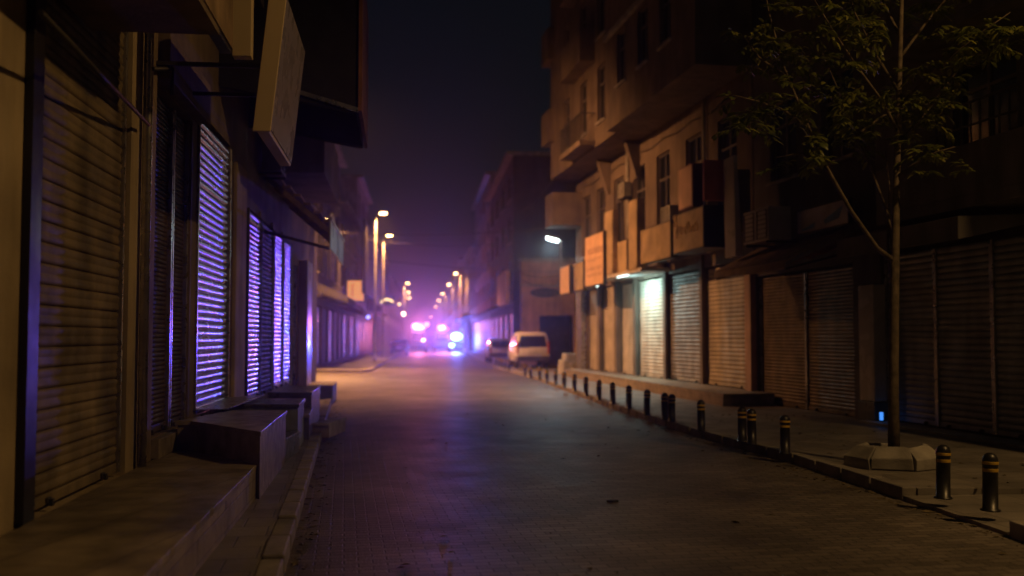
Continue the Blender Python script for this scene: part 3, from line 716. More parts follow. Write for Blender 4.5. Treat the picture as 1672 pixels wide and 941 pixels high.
b.part('downpipe', m_conc, lambda q: q.tube([(RF.aY(26.6), .08, 4.4), (RF.aY(26.6), .08, 8.1)], .05, 8))
for y_, z_ in ((28.7, 5.0), (33.3, 6.4), (36.0, 4.9)):
    ac_unit(RF, {28.7: 'air conditioner between the first floor windows of the ochre building', 33.3: 'air conditioner high beside a bracket of the ochre building', 36.0: 'air conditioner behind the tall bright lettered sign'}[y_], RF.aY(y_), .06, z_, .75, .5, .28)
for dz, sg_ in ((7.75, .12), (4.42, .08), (4.6, .1)):
    b.part('wiring', m_cable, lambda q: q.tube([(RF.aY(24 + 1.2 * k), .05, dz - sg_ * abs(math.sin(k * 1.57 + dz))) for k in range(14)], .014, 5))
# raised stone step in front
c1, c2 = RF.aY(22.6), RF.aY(40.0)
P = [RF.pt(c1, 1.25), RF.pt(c1, .02), RF.pt(c2, .02), RF.pt(c2, .8)]
plat('long raised stone step under the lit shutters of the ochre building', [(v.x, v.y) for v in P], .4, (m_tile, m_slab))
v = ground(937, 612, .12)
mb = MB(); mb.box(-.42, .42, 0, 1.2, .0, .62); mb.box(-.3, .3, .1, 1.0, .622, .9)
tag(mb.build('stone_block', m_conc, bev=.02, loc=(v.x, v.y, .1), rz=R(9)), 'square stone block at the far corner of the ochre building', 'block')
v = ground(962, 613, .12)
mb = MB(); mb.box(-.5, .5, 0, .9, .0, .3); mb.box(-.5, .5, .35, .9, .302, .5)
tag(mb.build('stone_step', m_tile, bev=.015, loc=(v.x - .15, v.y, .1), rz=R(9)), 'two small stone steps beside the square block at the far corner', 'step')

# signs on R3
def sg(px0, px1, d, y0, y1, label, face, th=.15, side=None):
    """y0,y1 = top and bottom picture rows at px0"""
    z1, z0 = RF.Z(px0, y0, d), RF.Z(px0, y1, d)
    return board(RF, 'sign_board', label, 'sign', px0, px1, d, z0, z1, th, face, side)
sg(915, 930, 1.15, 437, 482, 'small apricot sign at the far corner of the ochre building', m_signorange, .1)
sg(933, 953, .95, 432, 478, 'dim olive sign between the apricot corner sign and the tall bright sign', m_signtan, .15)
bs, A0, A1 = sg(956, 986, 1.1, 388, 470, 'tall bright apricot sign with faint rows of lettering', m_signorange, .12)
# faint illegible rows of lettering
rl_ = random.Random(3)
zz0, zz1 = RF.Z(956, 470, 1.1), RF.Z(956, 388, 1.1)
def rows(q):
    for row, hgt in ((.62, .22), (.48, .10), (.3, .13), (.18, .13)):
        z = zz0 + (zz1 - zz0) * row; a = A0 + .25
        while a < A1 - .35:
            w = rl_.uniform(.06, .2); q.box(a, a + w * .35, 1.114, 1.118, z, z + hgt); q.box(a, a + w, 1.114, 1.117, z + hgt * rl_.choice((.05, .45, .85)), z + hgt * .15 + hgt * rl_.choice((.05, .45, .8))); a += w + .07
bs.part('lettering', M('faded_letters', (0.45, 0.27, 0.17), .5, var=.1, bump=0), rows)
sg(988, 1001, .98, 348, 450, 'tall narrow tan sign right of the bright lettered sign', m_signtan, .2, m_signtan)
sg(1003, 1025, .8, 397, 452, 'mottled brown sign between the two tall narrow signs', m_signtan, .15)
sg(1027, 1041, 1.0, 330, 443, 'tall narrow tan sign left of the square tan sign', m_signtan, .25, m_signtan)
sg(1047, 1097, .95, 376, 433, 'square tan sign with a violet lit lower edge', m_signtan, .2)
bs, A0, A1 = sg(1101, 1151, 1.05, 352, 416, 'tan sign with gold handwritten lettering and an end darkened as shade', m_signtan, .55)
z0 = RF.Z(1101, 416, 1.05)
def script(q):   # curly unreadable script
    for k, (u, h) in enumerate(((.12, .62), (.28, .3), (.42, .26), (.55, .34), (.68, .22), (.8, .28))):
        x = A1 - (A1 - A0) * u
        q.tube([(x + .1 * math.cos(t) , 1.085, z0 + .5 + h * (.5 + .5 * math.sin(t)) - .1) for t in [i * .55 for i in range(2 + (8 if k == 0 else 6))]], .016, 6)
bs.part('lettering', m_letterlit, script)
bs, A0, A1 = sg(1110, 1133, .75, 276, 345, 'rose coloured square sign standing above the lettered tan sign', m_signpink, .3, M('maroon_sign_side', (0.12, 0.02, 0.04), .5))
v = at(1168, 295, 22.9)
mb = MB(); mb.box(-.28, .28, -.06, .06, -.47, .47)
tag(mb.build('sign_board', m_signred, bev=.006, loc=v, rz=R(4)), 'dark red square sign facing the street beside the rose sign', 'sign')
v0 = at(1198, 420, 22.3); v1 = at(1194, 258, 22.3)
mb = MB(); mb.hexa([(-.08, -.3, 0), (.08, -.3, 0), (.08, .3, 0), (-.08, .3, 0), (-.1 , -.3, v1.z - v0.z), (-.02, -.3, v1.z - v0.z), (-.02, .3, v1.z - v0.z), (-.1, .3, v1.z - v0.z)])
tag(mb.build('sign_board', m_signface, bev=.006, loc=v0, rz=RF.rot - R(90)), 'thin tapering upright sign panel left of the double air conditioner', 'sign')
v = at(1214, 330, 22.6)
mb = MB(); mb.box(-.16, .16, -.03, .03, -.7, .75)
tag(mb.build('sign_board', M('olive_sign_face', (0.2, 0.16, 0.06), .6), bev=.006, loc=v, rz=R(6)), 'dark olive sign behind the thin upright panel', 'sign')
ac_unit(RF, 'large double grille air conditioner above the brown awning', RF.aY(20.5, 1.0), .5, 3.68, 1.3, .7, .5, fans=2)
bs, A0, A1 = board(RF, 'sign_board', 'pale violet poster sign with blue brush marks above the torn awning', 'sign', 1305, 1390, .5, 3.74, 4.25, .08, M('violet_sign_face', (0.5, 0.48, 0.6), .4, var=.35, vscale=2))
bs.part('brush_mark', M('blue_paint', (0.05, 0.2, 0.5), .4), lambda q: (q.hexa([(A0 + .35, .514, 3.9), (A0 + .9, .514, 3.84), (A0 + .9, .517, 3.84), (A0 + .35, .517, 3.9), (A0 + .2, .514, 4.12), (A0 + .95, .514, 3.93), (A0 + .95, .517, 3.93), (A0 + .2, .517, 4.12)]), q.hexa([(A1 - .75, .514, 3.82), (A1 - .25, .514, 3.8), (A1 - .25, .517, 3.8), (A1 - .75, .517, 3.82), (A1 - .8, .514, 3.93), (A1 - .2, .514, 3.84), (A1 - .2, .517, 3.84), (A1 - .8, .517, 3.93)])))
# torn awnings
awning(RF, 'sagging brown canvas awning over the first brown shutter', RF.aY(19.1, 1.3), RF.aY(22.7, 1.3), [(.02, 3.78), (1.28, 3.12), (1.3, 2.98)], m_canvas, cheeks=False)
bt = Bld(RF, RF.aY(16.7), 'awning', 'torn rust red awning cloth hanging between the brown awning and the grey canopy', 'awning')
def torn(q):
    rr = random.Random(11); n = 12; A_ = RF.aY(16.9); B_ = RF.aY(19.2)
    for k in range(n):
        a, c = A_ + (B_ - A_) * k / n, A_ + (B_ - A_) * (k + 1) / n
        e = lambda x: 1.15 - .55 * (1 - (x - A_) / (B_ - A_)) + .07 * math.sin(x * 23)
        z = lambda x: 3.1 + .32 * (1 - (x - A_) / (B_ - A_)) + .03 * math.sin(x * 17)
        q.hexa([(a, .02, 3.62), (c, .02, 3.62), (c, e(c), z(c)), (a, e(a), z(a)), (a, .02, 3.64), (c, .02, 3.64), (c, e(c), z(c) + .02), (a, e(a), z(a) + .02)])
bt.part('canvas', m_rustcanvas, torn)
# lit fluorescent canopy over the bright shutter
ca0, ca1 = RF.aY(29.4), RF.aY(34.6)
bc = Bld(RF, ca0, 'canopy_light', 'white canopy with a glowing tube lamp over the brightest shutter', 'light')
bc.part('canopy', m_white, lambda q: q.box(ca0, ca1, .1, .98, 3.62, 3.72), bev=.01)
bc.part('tube', e_tube, lambda q: q.tube([(ca0 + 1.6, .9, 3.595), (ca0 + 2.8, .9, 3.595)], .016, 8))
bc.part('lens', e_tube, lambda q: q.box(ca1 - .1, ca1 - .02, .9, .97, 3.42, 3.6))
sdR = -RF.side
lamp('AREA', 'tube_light', bc.root, (2.2, sdR * .9, 3.52), 95, (0.6, 1.0, .95), rot=aim((0, -sdR * .7, -1)), size=(1.3, .12))

# ------------------------------------------------------------------ far buildings
def far_building(fr, Y0, Y1, H, label, mat, floors=3, nwin=3, nshop=3, bay=None, shopmats=(m_farsl,), z1f=4.2, roofmat=None, depth=10, setback=0.0, group=None, awn=None):
    a0, a1 = fr.aY(Y0), fr.aY(Y1) - .02
    b = Bld(fr, a0, 'shop_house', label, 'building', group)
    W_ = a1 - a0
    hs = [(a0 + W_ * (k + .1) / nshop, a0 + W_ * (k + .9) / nshop, .3, 3.3) for k in range(nshop)]
    fh = (H - z1f - .5) / floors
    ws = []
    if not bay:
        ws = [(a0 + W_ * (k + .25) / nwin, a0 + W_ * (k + .75) / nwin, z1f + fh * f_ + .8, z1f + fh * f_ + fh - .35) for f_ in range(floors) for k in range(nwin)]
    b.wall(mat, a0, a1, 0, H, hs + ws, depth=depth)
    for k, h in enumerate(hs):
        b.shutter(h[0] + .06, h[1] - .06, .3, 3.25, shopmats[k % len(shopmats)], .2, .04, d=-.1, lock=False, rails=False)
    for w_ in ws: b.window(*w_, depth=.18)
    b.part('roof', roofmat or m_conc, lambda q: q.box(a0 - .15, a1 + .12, -depth - .5, .45, H + .004, H + .22))
    b.part('cornice', m_conc, lambda q: q.box(a0 + .02, a1 - .02, .003, .25, z1f - .5, z1f - .2))
    if bay:
        d_, zb0, zb1 = bay
        bw = [(a0 + .4 + (W_ - .8) * (k + .25) / nwin, a0 + .4 + (W_ - .8) * (k + .75) / nwin, zb0 + (zb1 - zb0) * f_ / floors + .8, zb0 + (zb1 - zb0) * (f_ + 1) / floors - .4) for f_ in range(floors) for k in range(nwin)]
        b.wall(mat, a0 + .4, a1 - .4, zb0, zb1, bw, d=d_, thick=.2, depth=d_ - .21, name='bay')
        for w_ in bw: b.window(*w_, d=d_, depth=.14)
    if awn:
        b.part('canopy', m_iron, lambda q: q.hexa([(a0 + .3, .003, 3.9), (a1 - .3, .003, 3.9), (a1 - .3, awn, 3.4), (a0 + .3, awn, 3.4), (a0 + .3, .003, 3.98), (a1 - .3, .003, 3.98), (a1 - .3, awn, 3.48), (a0 + .3, awn, 3.48)]))
    return b
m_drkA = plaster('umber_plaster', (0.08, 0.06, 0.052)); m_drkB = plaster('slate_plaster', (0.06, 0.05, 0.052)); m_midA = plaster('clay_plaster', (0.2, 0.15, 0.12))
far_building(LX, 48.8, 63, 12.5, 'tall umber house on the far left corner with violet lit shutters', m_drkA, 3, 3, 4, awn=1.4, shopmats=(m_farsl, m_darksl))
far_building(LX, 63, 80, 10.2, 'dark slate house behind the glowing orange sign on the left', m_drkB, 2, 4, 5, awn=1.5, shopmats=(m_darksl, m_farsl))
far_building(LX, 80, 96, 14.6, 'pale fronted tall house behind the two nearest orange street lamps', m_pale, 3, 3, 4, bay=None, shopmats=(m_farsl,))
far_building(LX, 96, 118, 10.4, 'clay coloured house with a deep jutting bay beyond the pale house', m_midA, 2, 4, 5, bay=(1.3, 4.2, 10.0), shopmats=(m_farsl,))
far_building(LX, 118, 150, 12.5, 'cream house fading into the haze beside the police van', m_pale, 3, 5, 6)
far_building(LX, 150, 200, 11, 'faint low row house in the glow far down the left side', m_midA, 2, 6, 8)
far_building(LX, 200, 280, 13, 'last hazy building block at the end of the left side', m_midA, 3, 8, 10)
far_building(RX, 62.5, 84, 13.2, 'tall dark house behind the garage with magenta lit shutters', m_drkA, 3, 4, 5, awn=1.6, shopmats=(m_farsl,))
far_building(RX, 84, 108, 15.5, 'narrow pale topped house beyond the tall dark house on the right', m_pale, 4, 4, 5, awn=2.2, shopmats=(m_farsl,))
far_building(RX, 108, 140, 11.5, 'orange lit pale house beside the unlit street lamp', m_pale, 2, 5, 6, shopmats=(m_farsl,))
far_building(RX, 140, 190, 12.5, 'faint clay house behind the row of orange lamps on the right', m_midA, 3, 6, 8)
far_building(RX, 190, 280, 12, 'last hazy building block at the end of the right side', m_midA, 3, 8, 10)
# closing block across the far end
b = Bld(Frame(-60, 0.0, 1), 330, 'shop_house', 'hazy building closing the end of the street', 'building')
# (front faces the camera)
mb = MB(); mb.box(-40, 45, 0, 12, 0, 9); mb.box(-12, 10, 0.5, 11, 9.003, 12)
o = mb.build('wall', m_midA, b.root); o.rotation_euler.z = -Frame(-60, 0, 1).rot; o.location = (0, -40, 0)
# garage building facing the camera across the side street on the right
gb = Bld(Frame(60, 0.0, -1), 0, 'garage_building', 'low rose plastered garage with a dark open gateway behind the white minivan', 'building')
gb.root.location = (0, 56.3, 0); gb.root.rotation_euler.z = 0
gx0, gx1, gtop = at(851, 600, 56.3).x, 12.0, at(860, 428, 56.3).z
o0, o1, oz = at(881, 600, 56.3).x, at(936, 600, 56.3).x, at(900, 515, 56.3).z
mb = MB()
mb.box(gx0, o0, 0, .3, 0, oz); mb.box(o1, gx1, 0, .3, 0, oz); mb.box(gx0, gx1, 0, .3, oz + .0, gtop)
mb.box(gx0, gx1, 5.2, 5.5, 0, gtop); mb.box(gx0, gx0 + .3, .302, 5.2, 0, gtop); mb.box(gx1 - .3, gx1, .302, 5.2, 0, gtop)
mb.build('wall', m_redwall, gb.root)
mb = MB(); mb.box(gx0 - .15, gx1, -.2, 5.6, gtop + .003, gtop + .2); mb.build('roof', m_conc, gb.root)
mb = MB(); mb.box(o0 + .02, o1 - .02, 2.5, 2.6, .1, oz); mb.build('door', m_dpaint, gb.root)
mb = MB(); mb.box(gx0, gx1, -.12, -.003, at(860, 468, 56.3).z, at(860, 464, 56.3).z); mb.build('cornice', m_conc, gb.root)
# oval painted sign
ov = at(890, 478, 56.1)
mb = MB(); n = 28
mb.prism([(.85 * math.cos(2 * math.pi * k / n), .26 * math.sin(2 * math.pi * k / n)) for k in range(n)], 0, .05)
o = mb.build('oval_sign', m_signdark, loc=(ov.x, 56.27, ov.z)); o.rotation_euler = (R(90), 0, 0)
tag(o, 'dark oval sign with faint letters on the garage wall', 'sign')
mb = MB()
for k in range(5):
    x = -.55 + k * .26
    mb.box(x, x + .04, -.1, .1, .052, .06); mb.box(x + .04, x + .16, .06 if k % 2 else -.1, .1 if k % 2 else -.06, .052, .058); mb.box(x + .12, x + .16, -.1, .1, .052, .059)
mb.build('lettering', m_midA, o)

# dark clutter on the far left fronts
awning(LX, 'black shop awning under the first floor of the far left corner house', LX.aY(50), LX.aY(55), [(.02, 4.4), (1.5, 3.7), (1.52, 3.4)], m_blackcanvas)
awning(LX, 'rust red awning below the glowing orange sign', LX.aY(66.5), LX.aY(71), [(.02, 4.3), (1.3, 3.6), (1.32, 3.2)], m_rustcanvas)
board(LX, 'sign_board', 'huge dark billboard behind the nearest orange lamp poles', 'sign', 596, 626, 1.5, 4.6, 9.6, .25, m_signdark)
board(LX, 'sign_board', 'upright purple tinted sign on the far left corner house', 'sign', 539, 545, .5, 4.7, 8.2, .2, m_signviolet)
board(LX, 'sign_board', 'pale wide sign under the cornice of the slate house', 'sign', 572, 581, .45, 5.2, 6.1, .15, m_signface)
board(RX, 'sign_board', 'small apricot shop sign over the magenta lit shutters', 'sign', 826, 812, .9, 3.6, 5.6, .2, m_signorange, m_signpink)
for y_, z_ in ((53.0, 6.3), (58.5, 8.8), (72, 6.4)):
    ac_unit(LX, {53.0: 'air conditioner low on the far left corner house', 58.5: 'air conditioner high on the far left corner house', 72: 'air conditioner on the slate house behind the orange sign'}[y_], LX.aY(y_), .06, z_)
# far signs and small lights
v = at(581, 475, 66.0)
r = empty('projecting_sign', (v.x, 66.0, v.z), 0, 'square glowing orange sign projecting from the slate house on the left', 'sign')
MB().box(-.58, .58, -.1, .1, -.7, .7).build('box', m_iron, r, .01)
MB().box(-.54, .54, -.112, -.101, -.66, .66).build('face', e_ambersign, r)
MB().box(-1.0, -.58, -.03, .03, -.03, .03).build('bracket', m_iron, r)
mb = MB()
mb.box(-.25, -.2, -.118, -.113, -.4, .42)
for k in range(3): mb.box(-.2, -.08 - .03 * k, -.118, -.113, .36 - .3 * k, .42 - .3 * k)
mb.build('lettering', m_letter, r)
def bulb(px, py, Y, r_, mat, label):
    v = at(px, py, Y)
    o = MB().lathe([(r_ * .3, -r_ * .95), (r_ * .8, -r_ * .6), (r_, 0), (r_ * .8, r_ * .6), (r_ * .3, r_ * .95)], 12).build('bulb_lamp', mat, loc=v)
    MB().box(-.03, .03, -.03, .03, r_ * .94, r_ + .25).build('holder', m_iron, o)
    tag(o, label, 'light'); return o
bulb(601, 518, 74, .13, e_violet, 'tiny violet blue light over the far left shutters')
bulb(652, 497, 104, .14, e_yel, 'small yellow light left of the far orange lamps')
bulb(659, 513, 118, .2, e_warm, 'small warm light above and left of the police van')
bulb(697, 530, 140, .25, e_pink, 'pink point of light between the two police vans')
v = at(632, 496, 90)
mb = MB(); n = 12
pts = [(.55 * math.cos(t), 0, .38 * math.sin(t)) for t in [R(20 + 150 * k / n) for k in range(n + 1)]]
mb.tube(pts, .06, 6)
o = mb.build('neon_arc', e_yel, loc=v); tag(o, 'yellow glowing arc on the dark front of the far left houses', 'light')
MB().box(-.6, .6, .08, .16, -.1, .6).build('back_board', m_iron, o)

# ------------------------------------------------------------------ street lamps
def street_lamp(X, Y, H, arm, label, on=True, energy=900, color=SODIUM, glow=None, radius=.12, group='street lamps with orange light', cone=165, headlen=.56, tilt=(0, 0, 0)):
    """arm: signed reach towards the road along X"""
    r = empty('street_lamp', (X, Y, 0), 0, label, 'street lamp', group)
    s = 1 if arm > 0 else -1
    MB().lathe([(.16, .0), (.16, .3), (.085, .34), (.075, 3), (.05, H - .25)], 12).build('pole', m_conc, r)
    MB().tube([(0, 0, H - .3), (s * .06, 0, H - .08), (s * .25, 0, H), (arm - s * .3, 0, H + .06)], .035, 8).build('arm', m_steel, r)
    hm = MB(); L0, L1 = arm - s * .38, arm + s * (headlen - .38)
    x0, x1 = min(L0, L1), max(L0, L1)
    hm.hexa([(x0, -.16, H + .02), (x1, -.16, H + .05), (x1, .16, H + .05), (x0, .16, H + .02), (x0 + .06, -.1, H + .15), (x1 - .06, -.1, H + .16), (x1 - .06, .1, H + .16), (x0 + .06, .1, H + .15)])
    head = hm.build('head', m_conc, r, .02)
    gm = MB(); gm.hexa([(x0 + .08, -.11, H - .07), (x1 - .1, -.11, H - .05), (x1 - .1, .11, H - .05), (x0 + .08, .11, H - .07), (x0 + .04, -.15, H + .018), (x1 - .04, -.15, H + .046), (x1 - .04, .15, H + .046), (x0 + .04, .15, H + .018)])
    gm.build('lens', (glow or e_sod) if on else m_glass, head)
    if on and energy:
        lamp('SPOT', 'lamp_light', r, (arm, 0, H - .12), energy, color, radius, rot=tilt, cone=R(cone), blend=.35)
    return r
# hidden behind the black awning box but lighting the crossing
wl = empty('wall_lamp', (-6.0, 30.3, 9.2), 0, 'orange wall lamp hidden behind the big black awning box, lighting the crossing', 'street lamp')
MB().tube([(-.1, 0, 0), (.1, 0, .3), (.25, 0, .35)], .03, 8).build('arm', m_steel, wl)
hh = MB().box(.0, .5, -.15, .15, .33, .45).build('head', m_conc, wl, .02)
MB().box(.04, .46, -.11, .11, .26, .328).build('lens', e_sod, hh, .01)
lamp('SPOT', 'lamp_light', wl, (.28, 0, .2), 9000, SODIUM, .12, rot=aim((.4, .52, -.9)), cone=R(156), blend=.9)
street_lamp(-9.15, 66.5, 10.0, .6, 'tallest orange street lamp, nearest in the left row', energy=5200, cone=125)
street_lamp(-10.5, 81, 10.0, .6, 'second orange street lamp of the left row, just below the tallest', energy=3800, cone=120)
for (px, py, Y, nm, en) in ((667, 463, 152, 'third orange lamp of the left row, small above the police van', 3000), (668, 478, 186, 'fourth orange lamp of the left row, under the third', 1800), (669, 487, 215, 'faint lowest orange lamp of the left row', 0)):
    v = at(px, py, Y); street_lamp(v.x - .7, Y, v.z, .7, nm, energy=en)
v = at(752, 422, 104); street_lamp(v.x + .8, 104, v.z, -.8, 'unlit street lamp on the right above the row of glowing lamps', on=False, group='unlit street lamps')
for (px, py, Y, nm, en) in ((743, 447, 129, 'largest glowing orange lamp of the right row', 3600), (732, 465, 156, 'second glowing orange lamp of the right row', 2600), (722, 480, 188, 'third glowing orange lamp of the right row', 1800),
                            (716, 491, 226, 'fourth glowing orange lamp of the right row', 1500), (711, 501, 270, 'fifth glowing orange lamp of the right row, half lost in pink haze', 0), (703, 517, 318, 'farthest faint lamp of the right row in the pink haze', 0)):
    v = at(px, py, Y); street_lamp(v.x + .7, Y, v.z, -.7, nm, energy=en)
wl = empty('wall_lamp', (-9.62, 48.95, 7.3), 0, 'orange lamp on the far left corner house, behind the slatted awning, lighting the crossing', 'street lamp')
MB().tube([(-.05, 0, 0), (.15, 0, .2), (.3, 0, .22)], .03, 8).build('arm', m_steel, wl)
hh = MB().box(.1, .5, -.13, .13, .2, .3).build('head', m_conc, wl, .02)
MB().box(.13, .47, -.1, .1, .13, .198).build('lens', e_sod, hh, .01)
lamp('SPOT', 'lamp_light', wl, (.3, 0, .08), 14000, SODIUM, .12, rot=aim((.55, -.25, -1)), cone=R(112), blend=.7)
# the lamp beside the camera (above the picture) that lights the near street
street_lamp(8.5, 6.0, 8.8, -.5, 'orange street lamp over the near right pavement, above the frame', energy=1200, cone=104, tilt=aim((-5, 2.4, -8.8)), color=(1.0, .57, .19))
# cool LED lamp at the far corner of the ochre building
v = at(903, 388, 42.5)
r = empty('wall_lamp', (v.x + .33, 42.5, v.z - 1.9), 0, 'cool white street lamp on a short post at the far corner of the ochre building', 'street lamp')
MB().tube([(0, 0, 0), (0, 0, 1.75), (-.1, 0, 1.86), (-.3, 0, 1.95)], .04, 8).build('post', m_steel, r)
h = MB().hexa([(-.62, -.14, 1.93), (-.1, -.14, 1.8), (-.1, .14, 1.8), (-.62, .14, 1.93), (-.62, -.1, 2.02), (-.1, -.1, 1.92), (-.1, .1, 1.92), (-.62, .1, 2.02)]).build('head', m_conc, r, .02)
MB().hexa([(-.62, -.17, 1.8), (-.12, -.17, 1.66), (-.12, .1, 1.69), (-.62, .1, 1.83), (-.62, -.15, 1.925), (-.12, -.15, 1.79), (-.12, .12, 1.79), (-.62, .12, 1.925)]).build('lens', e_led, h, .02)
lamp('SPOT', 'lamp_light', r, (-.4, -.05, 1.6), 480, COOL, .1, rot=aim((-.28, -.5, -1)), cone=R(130), blend=.6)

# ------------------------------------------------------------------ bollards
bp = empty('bollard', (0, 0, PAVE_H), 0, cat='bollard', group='black bollards along the right kerb')
MB().lathe([(.085, 0), (.085, .012), (.066, .014), (.064, .40), (.068, .402), (.068, .44), (.062, .47), (.045, .495), (.018, .51)], 24).build('post', m_black, bp)
MB().lathe([(.0665, .345), (.0668, .347), (.0668, .372), (.0665, .374)], 24).build('band', m_yellow, bp)
MB().lathe([(.0695, .41), (.07, .412), (.07, .434), (.0695, .436)], 24).build('band', m_yellow, bp)
BL = [(1617, 835, 'rightmost and nearest bollard, by the kerb end at the lower right'), (1540, 815, 'bollard standing just right of the tree planter'), (1282, 742, 'bollard left of the tree planter, first one beyond the gap'),
      (1228, 727, 'right hand and nearer bollard of the near close pair'), (1212, 722, 'left hand and farther bollard of the near close pair'), (1145, 705, 'lone bollard below the corner of the raised stone step'),
      (1097, 690, 'right hand bollard of the far close pair'), (1086, 687, 'left hand bollard of the far close pair'), (1056, 679, 'first bollard beyond the far close pair'), (1027, 669, 'second bollard beyond the far close pair'),
      (1001, 661, 'third bollard beyond the far close pair'), (978, 655, 'fourth bollard beyond the far close pair'), (957, 648, 'fifth bollard beyond the far close pair, below the stone step end'), (938, 641, 'sixth bollard beyond the far close pair, below the square block'),
      (921, 636, 'seventh bollard beyond the far close pair'), (907, 630, 'bollard right below the garage gateway'), (893, 627, 'bollard below the right wheel of the white minivan'), (881, 622, 'dark bollard below the minivan bumper'),
      (866, 619, 'dark bollard below the middle of the white minivan'), (857, 615, 'dark bollard below the left half of the white minivan'), (831, 607, 'first tiny bollard left of the white minivan'), (825, 604, 'second tiny bollard left of the white minivan'),
      (820, 602, 'third tiny bollard left of the white minivan'), (815, 600, 'fourth tiny bollard left of the white minivan'), (810, 598, 'farthest tiny bollard left of the white minivan')]
for i, (px, py, lab) in enumerate(BL):
    o = bp if i == 0 else copy_tree(bp)
    v = ground(px, py - 1, PAVE_H); o.location = (v.x, v.y, PAVE_H); o['label'] = 'black ' + lab if 'dark' not in lab else lab
    o.rotation_euler = (R(rnd.uniform(-1.5, 1.5)), R(rnd.uniform(-1.5, 1.5)), rnd.uniform(0, 3))

# ------------------------------------------------------------------ tree and planter
TX, TY = 4.57, 12.0
tr = random.Random(21)
t = empty('street_tree', (TX, TY, PAVE_H), 0, 'slender young tree with forked trunk and sparse yellow-green leaves in the concrete planter', 'tree')
def tp(px, py, dy=0.0):
    v = at(px, py, TY + dy); return Vector((v.x - TX, dy, v.z - PAVE_H))
trunk = [Vector((0, 0, 0)), tp(1459, 640), tp(1460, 520), tp(1461, 430), tp(1463, 330), tp(1466, 210), tp(1469, 100), tp(1472, 0), tp(1478, -120), tp(1476, -230)]
tm = MB(); tm.tube(trunk, [.074, .06, .056, .054, .043, .038, .032, .026, .018, .008], 12)
tm.build('trunk', m_bark, t)
limbs = [[tp(1458, 425), tp(1432, 405, -.1), tp(1390, 345, -.25), tp(1345, 265, -.4), tp(1310, 185, -.5), tp(1280, 110, -.6), tp(1255, 20, -.7), tp(1240, -70, -.7)],
         [tp(1459, 420), tp(1450, 350, .2), tp(1420, 270, .45), tp(1395, 215, .6), tp(1370, 150, .8), tp(1340, 80, .9)],
         [tp(1457, 470, .03), tp(1449, 400, .1), tp(1452, 300, .3), tp(1445, 240, .4)],
         [tp(1466, 215), tp(1440, 165, -.3), tp(1400, 110, -.6), tp(1360, 50, -.8), tp(1330, 0, -.9)],
         [tp(1467, 150), tp(1430, 90, -.2), tp(1395, 20, -.4), tp(1370, -60, -.5)],
         [tp(1467, 175), tp(1500, 140, -.2), tp(1550, 95, -.5), tp(1600, 55, -.8), tp(1650, 20, -1.0)],
         [tp(1469, 95), tp(1510, 40, .3), tp(1560, -20, .5), tp(1610, -70, .6)],
         [tp(1465, 235), tp(1500, 200, .4), tp(1530, 160, .7), tp(1560, 120, .8)],
         [tp(1464, 290), tp(1490, 270, -.2), tp(1530, 248, -.4), tp(1560, 240, -.5)],
         [tp(1320, 210, -.45), tp(1280, 180, -.6), tp(1235, 165, -.9), tp(1195, 155, -1.0)],
         [tp(1345, 265, -.4), tp(1310, 250, -.3), tp(1265, 258, -.3)],
         [tp(1470, 60), tp(1445, 10, .4), tp(1420, -60, .6)], [tp(1475, -60), tp(1520, -140, .2), tp(1560, -190, .3)], [tp(1475, -70), tp(1420, -150, -.2), tp(1380, -190, -.3)],
         [tp(1290, 130, -.55), tp(1240, 95, -.3), tp(1215, 60, -.2)], [tp(1400, 220, .55), tp(1440, 190, .9), tp(1480, 175, 1.1)]]
for l in limbs:
    n = len(l); r0 = .034 if n > 6 else .022
    MB().tube(l, [r0 * (1 - .8 * k / (n - 1)) for k in range(n)], 7).build('branch', m_bark, t)
# leaf material
ml = bpy.data.materials.new('leaf'); ml.use_nodes = True
nt = ml.node_tree; pb_ = nt.nodes['Principled BSDF']; pb_.inputs['Roughness'].default_value = .45
oi = nt.nodes.new('ShaderNodeNewGeometry'); rp = nt.nodes.new('ShaderNodeValToRGB')
rp.color_ramp.elements[0].color = (.05, .072, .011, 1); rp.color_ramp.elements[1].color = (.17, .165, .026, 1)
nt.links.new(oi.outputs['Random Per Island'], rp.inputs[0]); nt.links.new(rp.outputs[0], pb_.inputs['Base Color'])
tl = nt.nodes.new('ShaderNodeBsdfTranslucent'); tl.inputs[0].default_value = (.12, .15, .02, 1)
mx = nt.nodes.new('ShaderNodeMixShader'); mx.inputs[0].default_value = .3
nt.links.new(pb_.outputs[0], mx.inputs[1]); nt.links.new(tl.outputs[0], mx.inputs[2]); nt.links.new(mx.outputs[0], nt.nodes['Material Output'].inputs[0])
lm = MB()
def leaflet(p, d, L, w):
    d = d.normalized(); s = d.cross(Vector((tr.uniform(-.5, .5), tr.uniform(-.5, .5), 1))).normalized(); u = s.cross(d)
    dr = -u if u.z > 0 else u
    a = p; m1 = p + d * L * .4; m2 = p + d * L * .75 + dr * L * .1; e = p + d * L + dr * L * .22
    i = lm.add([tuple(a), tuple(m1 + s * w + dr * -.0), tuple(m1 - dr * w * .3), tuple(m1 - s * w), tuple(m2 + s * w * .7), tuple(m2 - dr * w * .25), tuple(m2 - s * w * .7), tuple(e)])
    for f in ((0, 2, 1), (0, 3, 2), (1, 2, 5, 4), (2, 3, 6, 5), (4, 5, 7), (5, 6, 7)):
        lm.f.append(tuple(i + k for k in f)); lm.m.append(0); lm.sm.append(True)
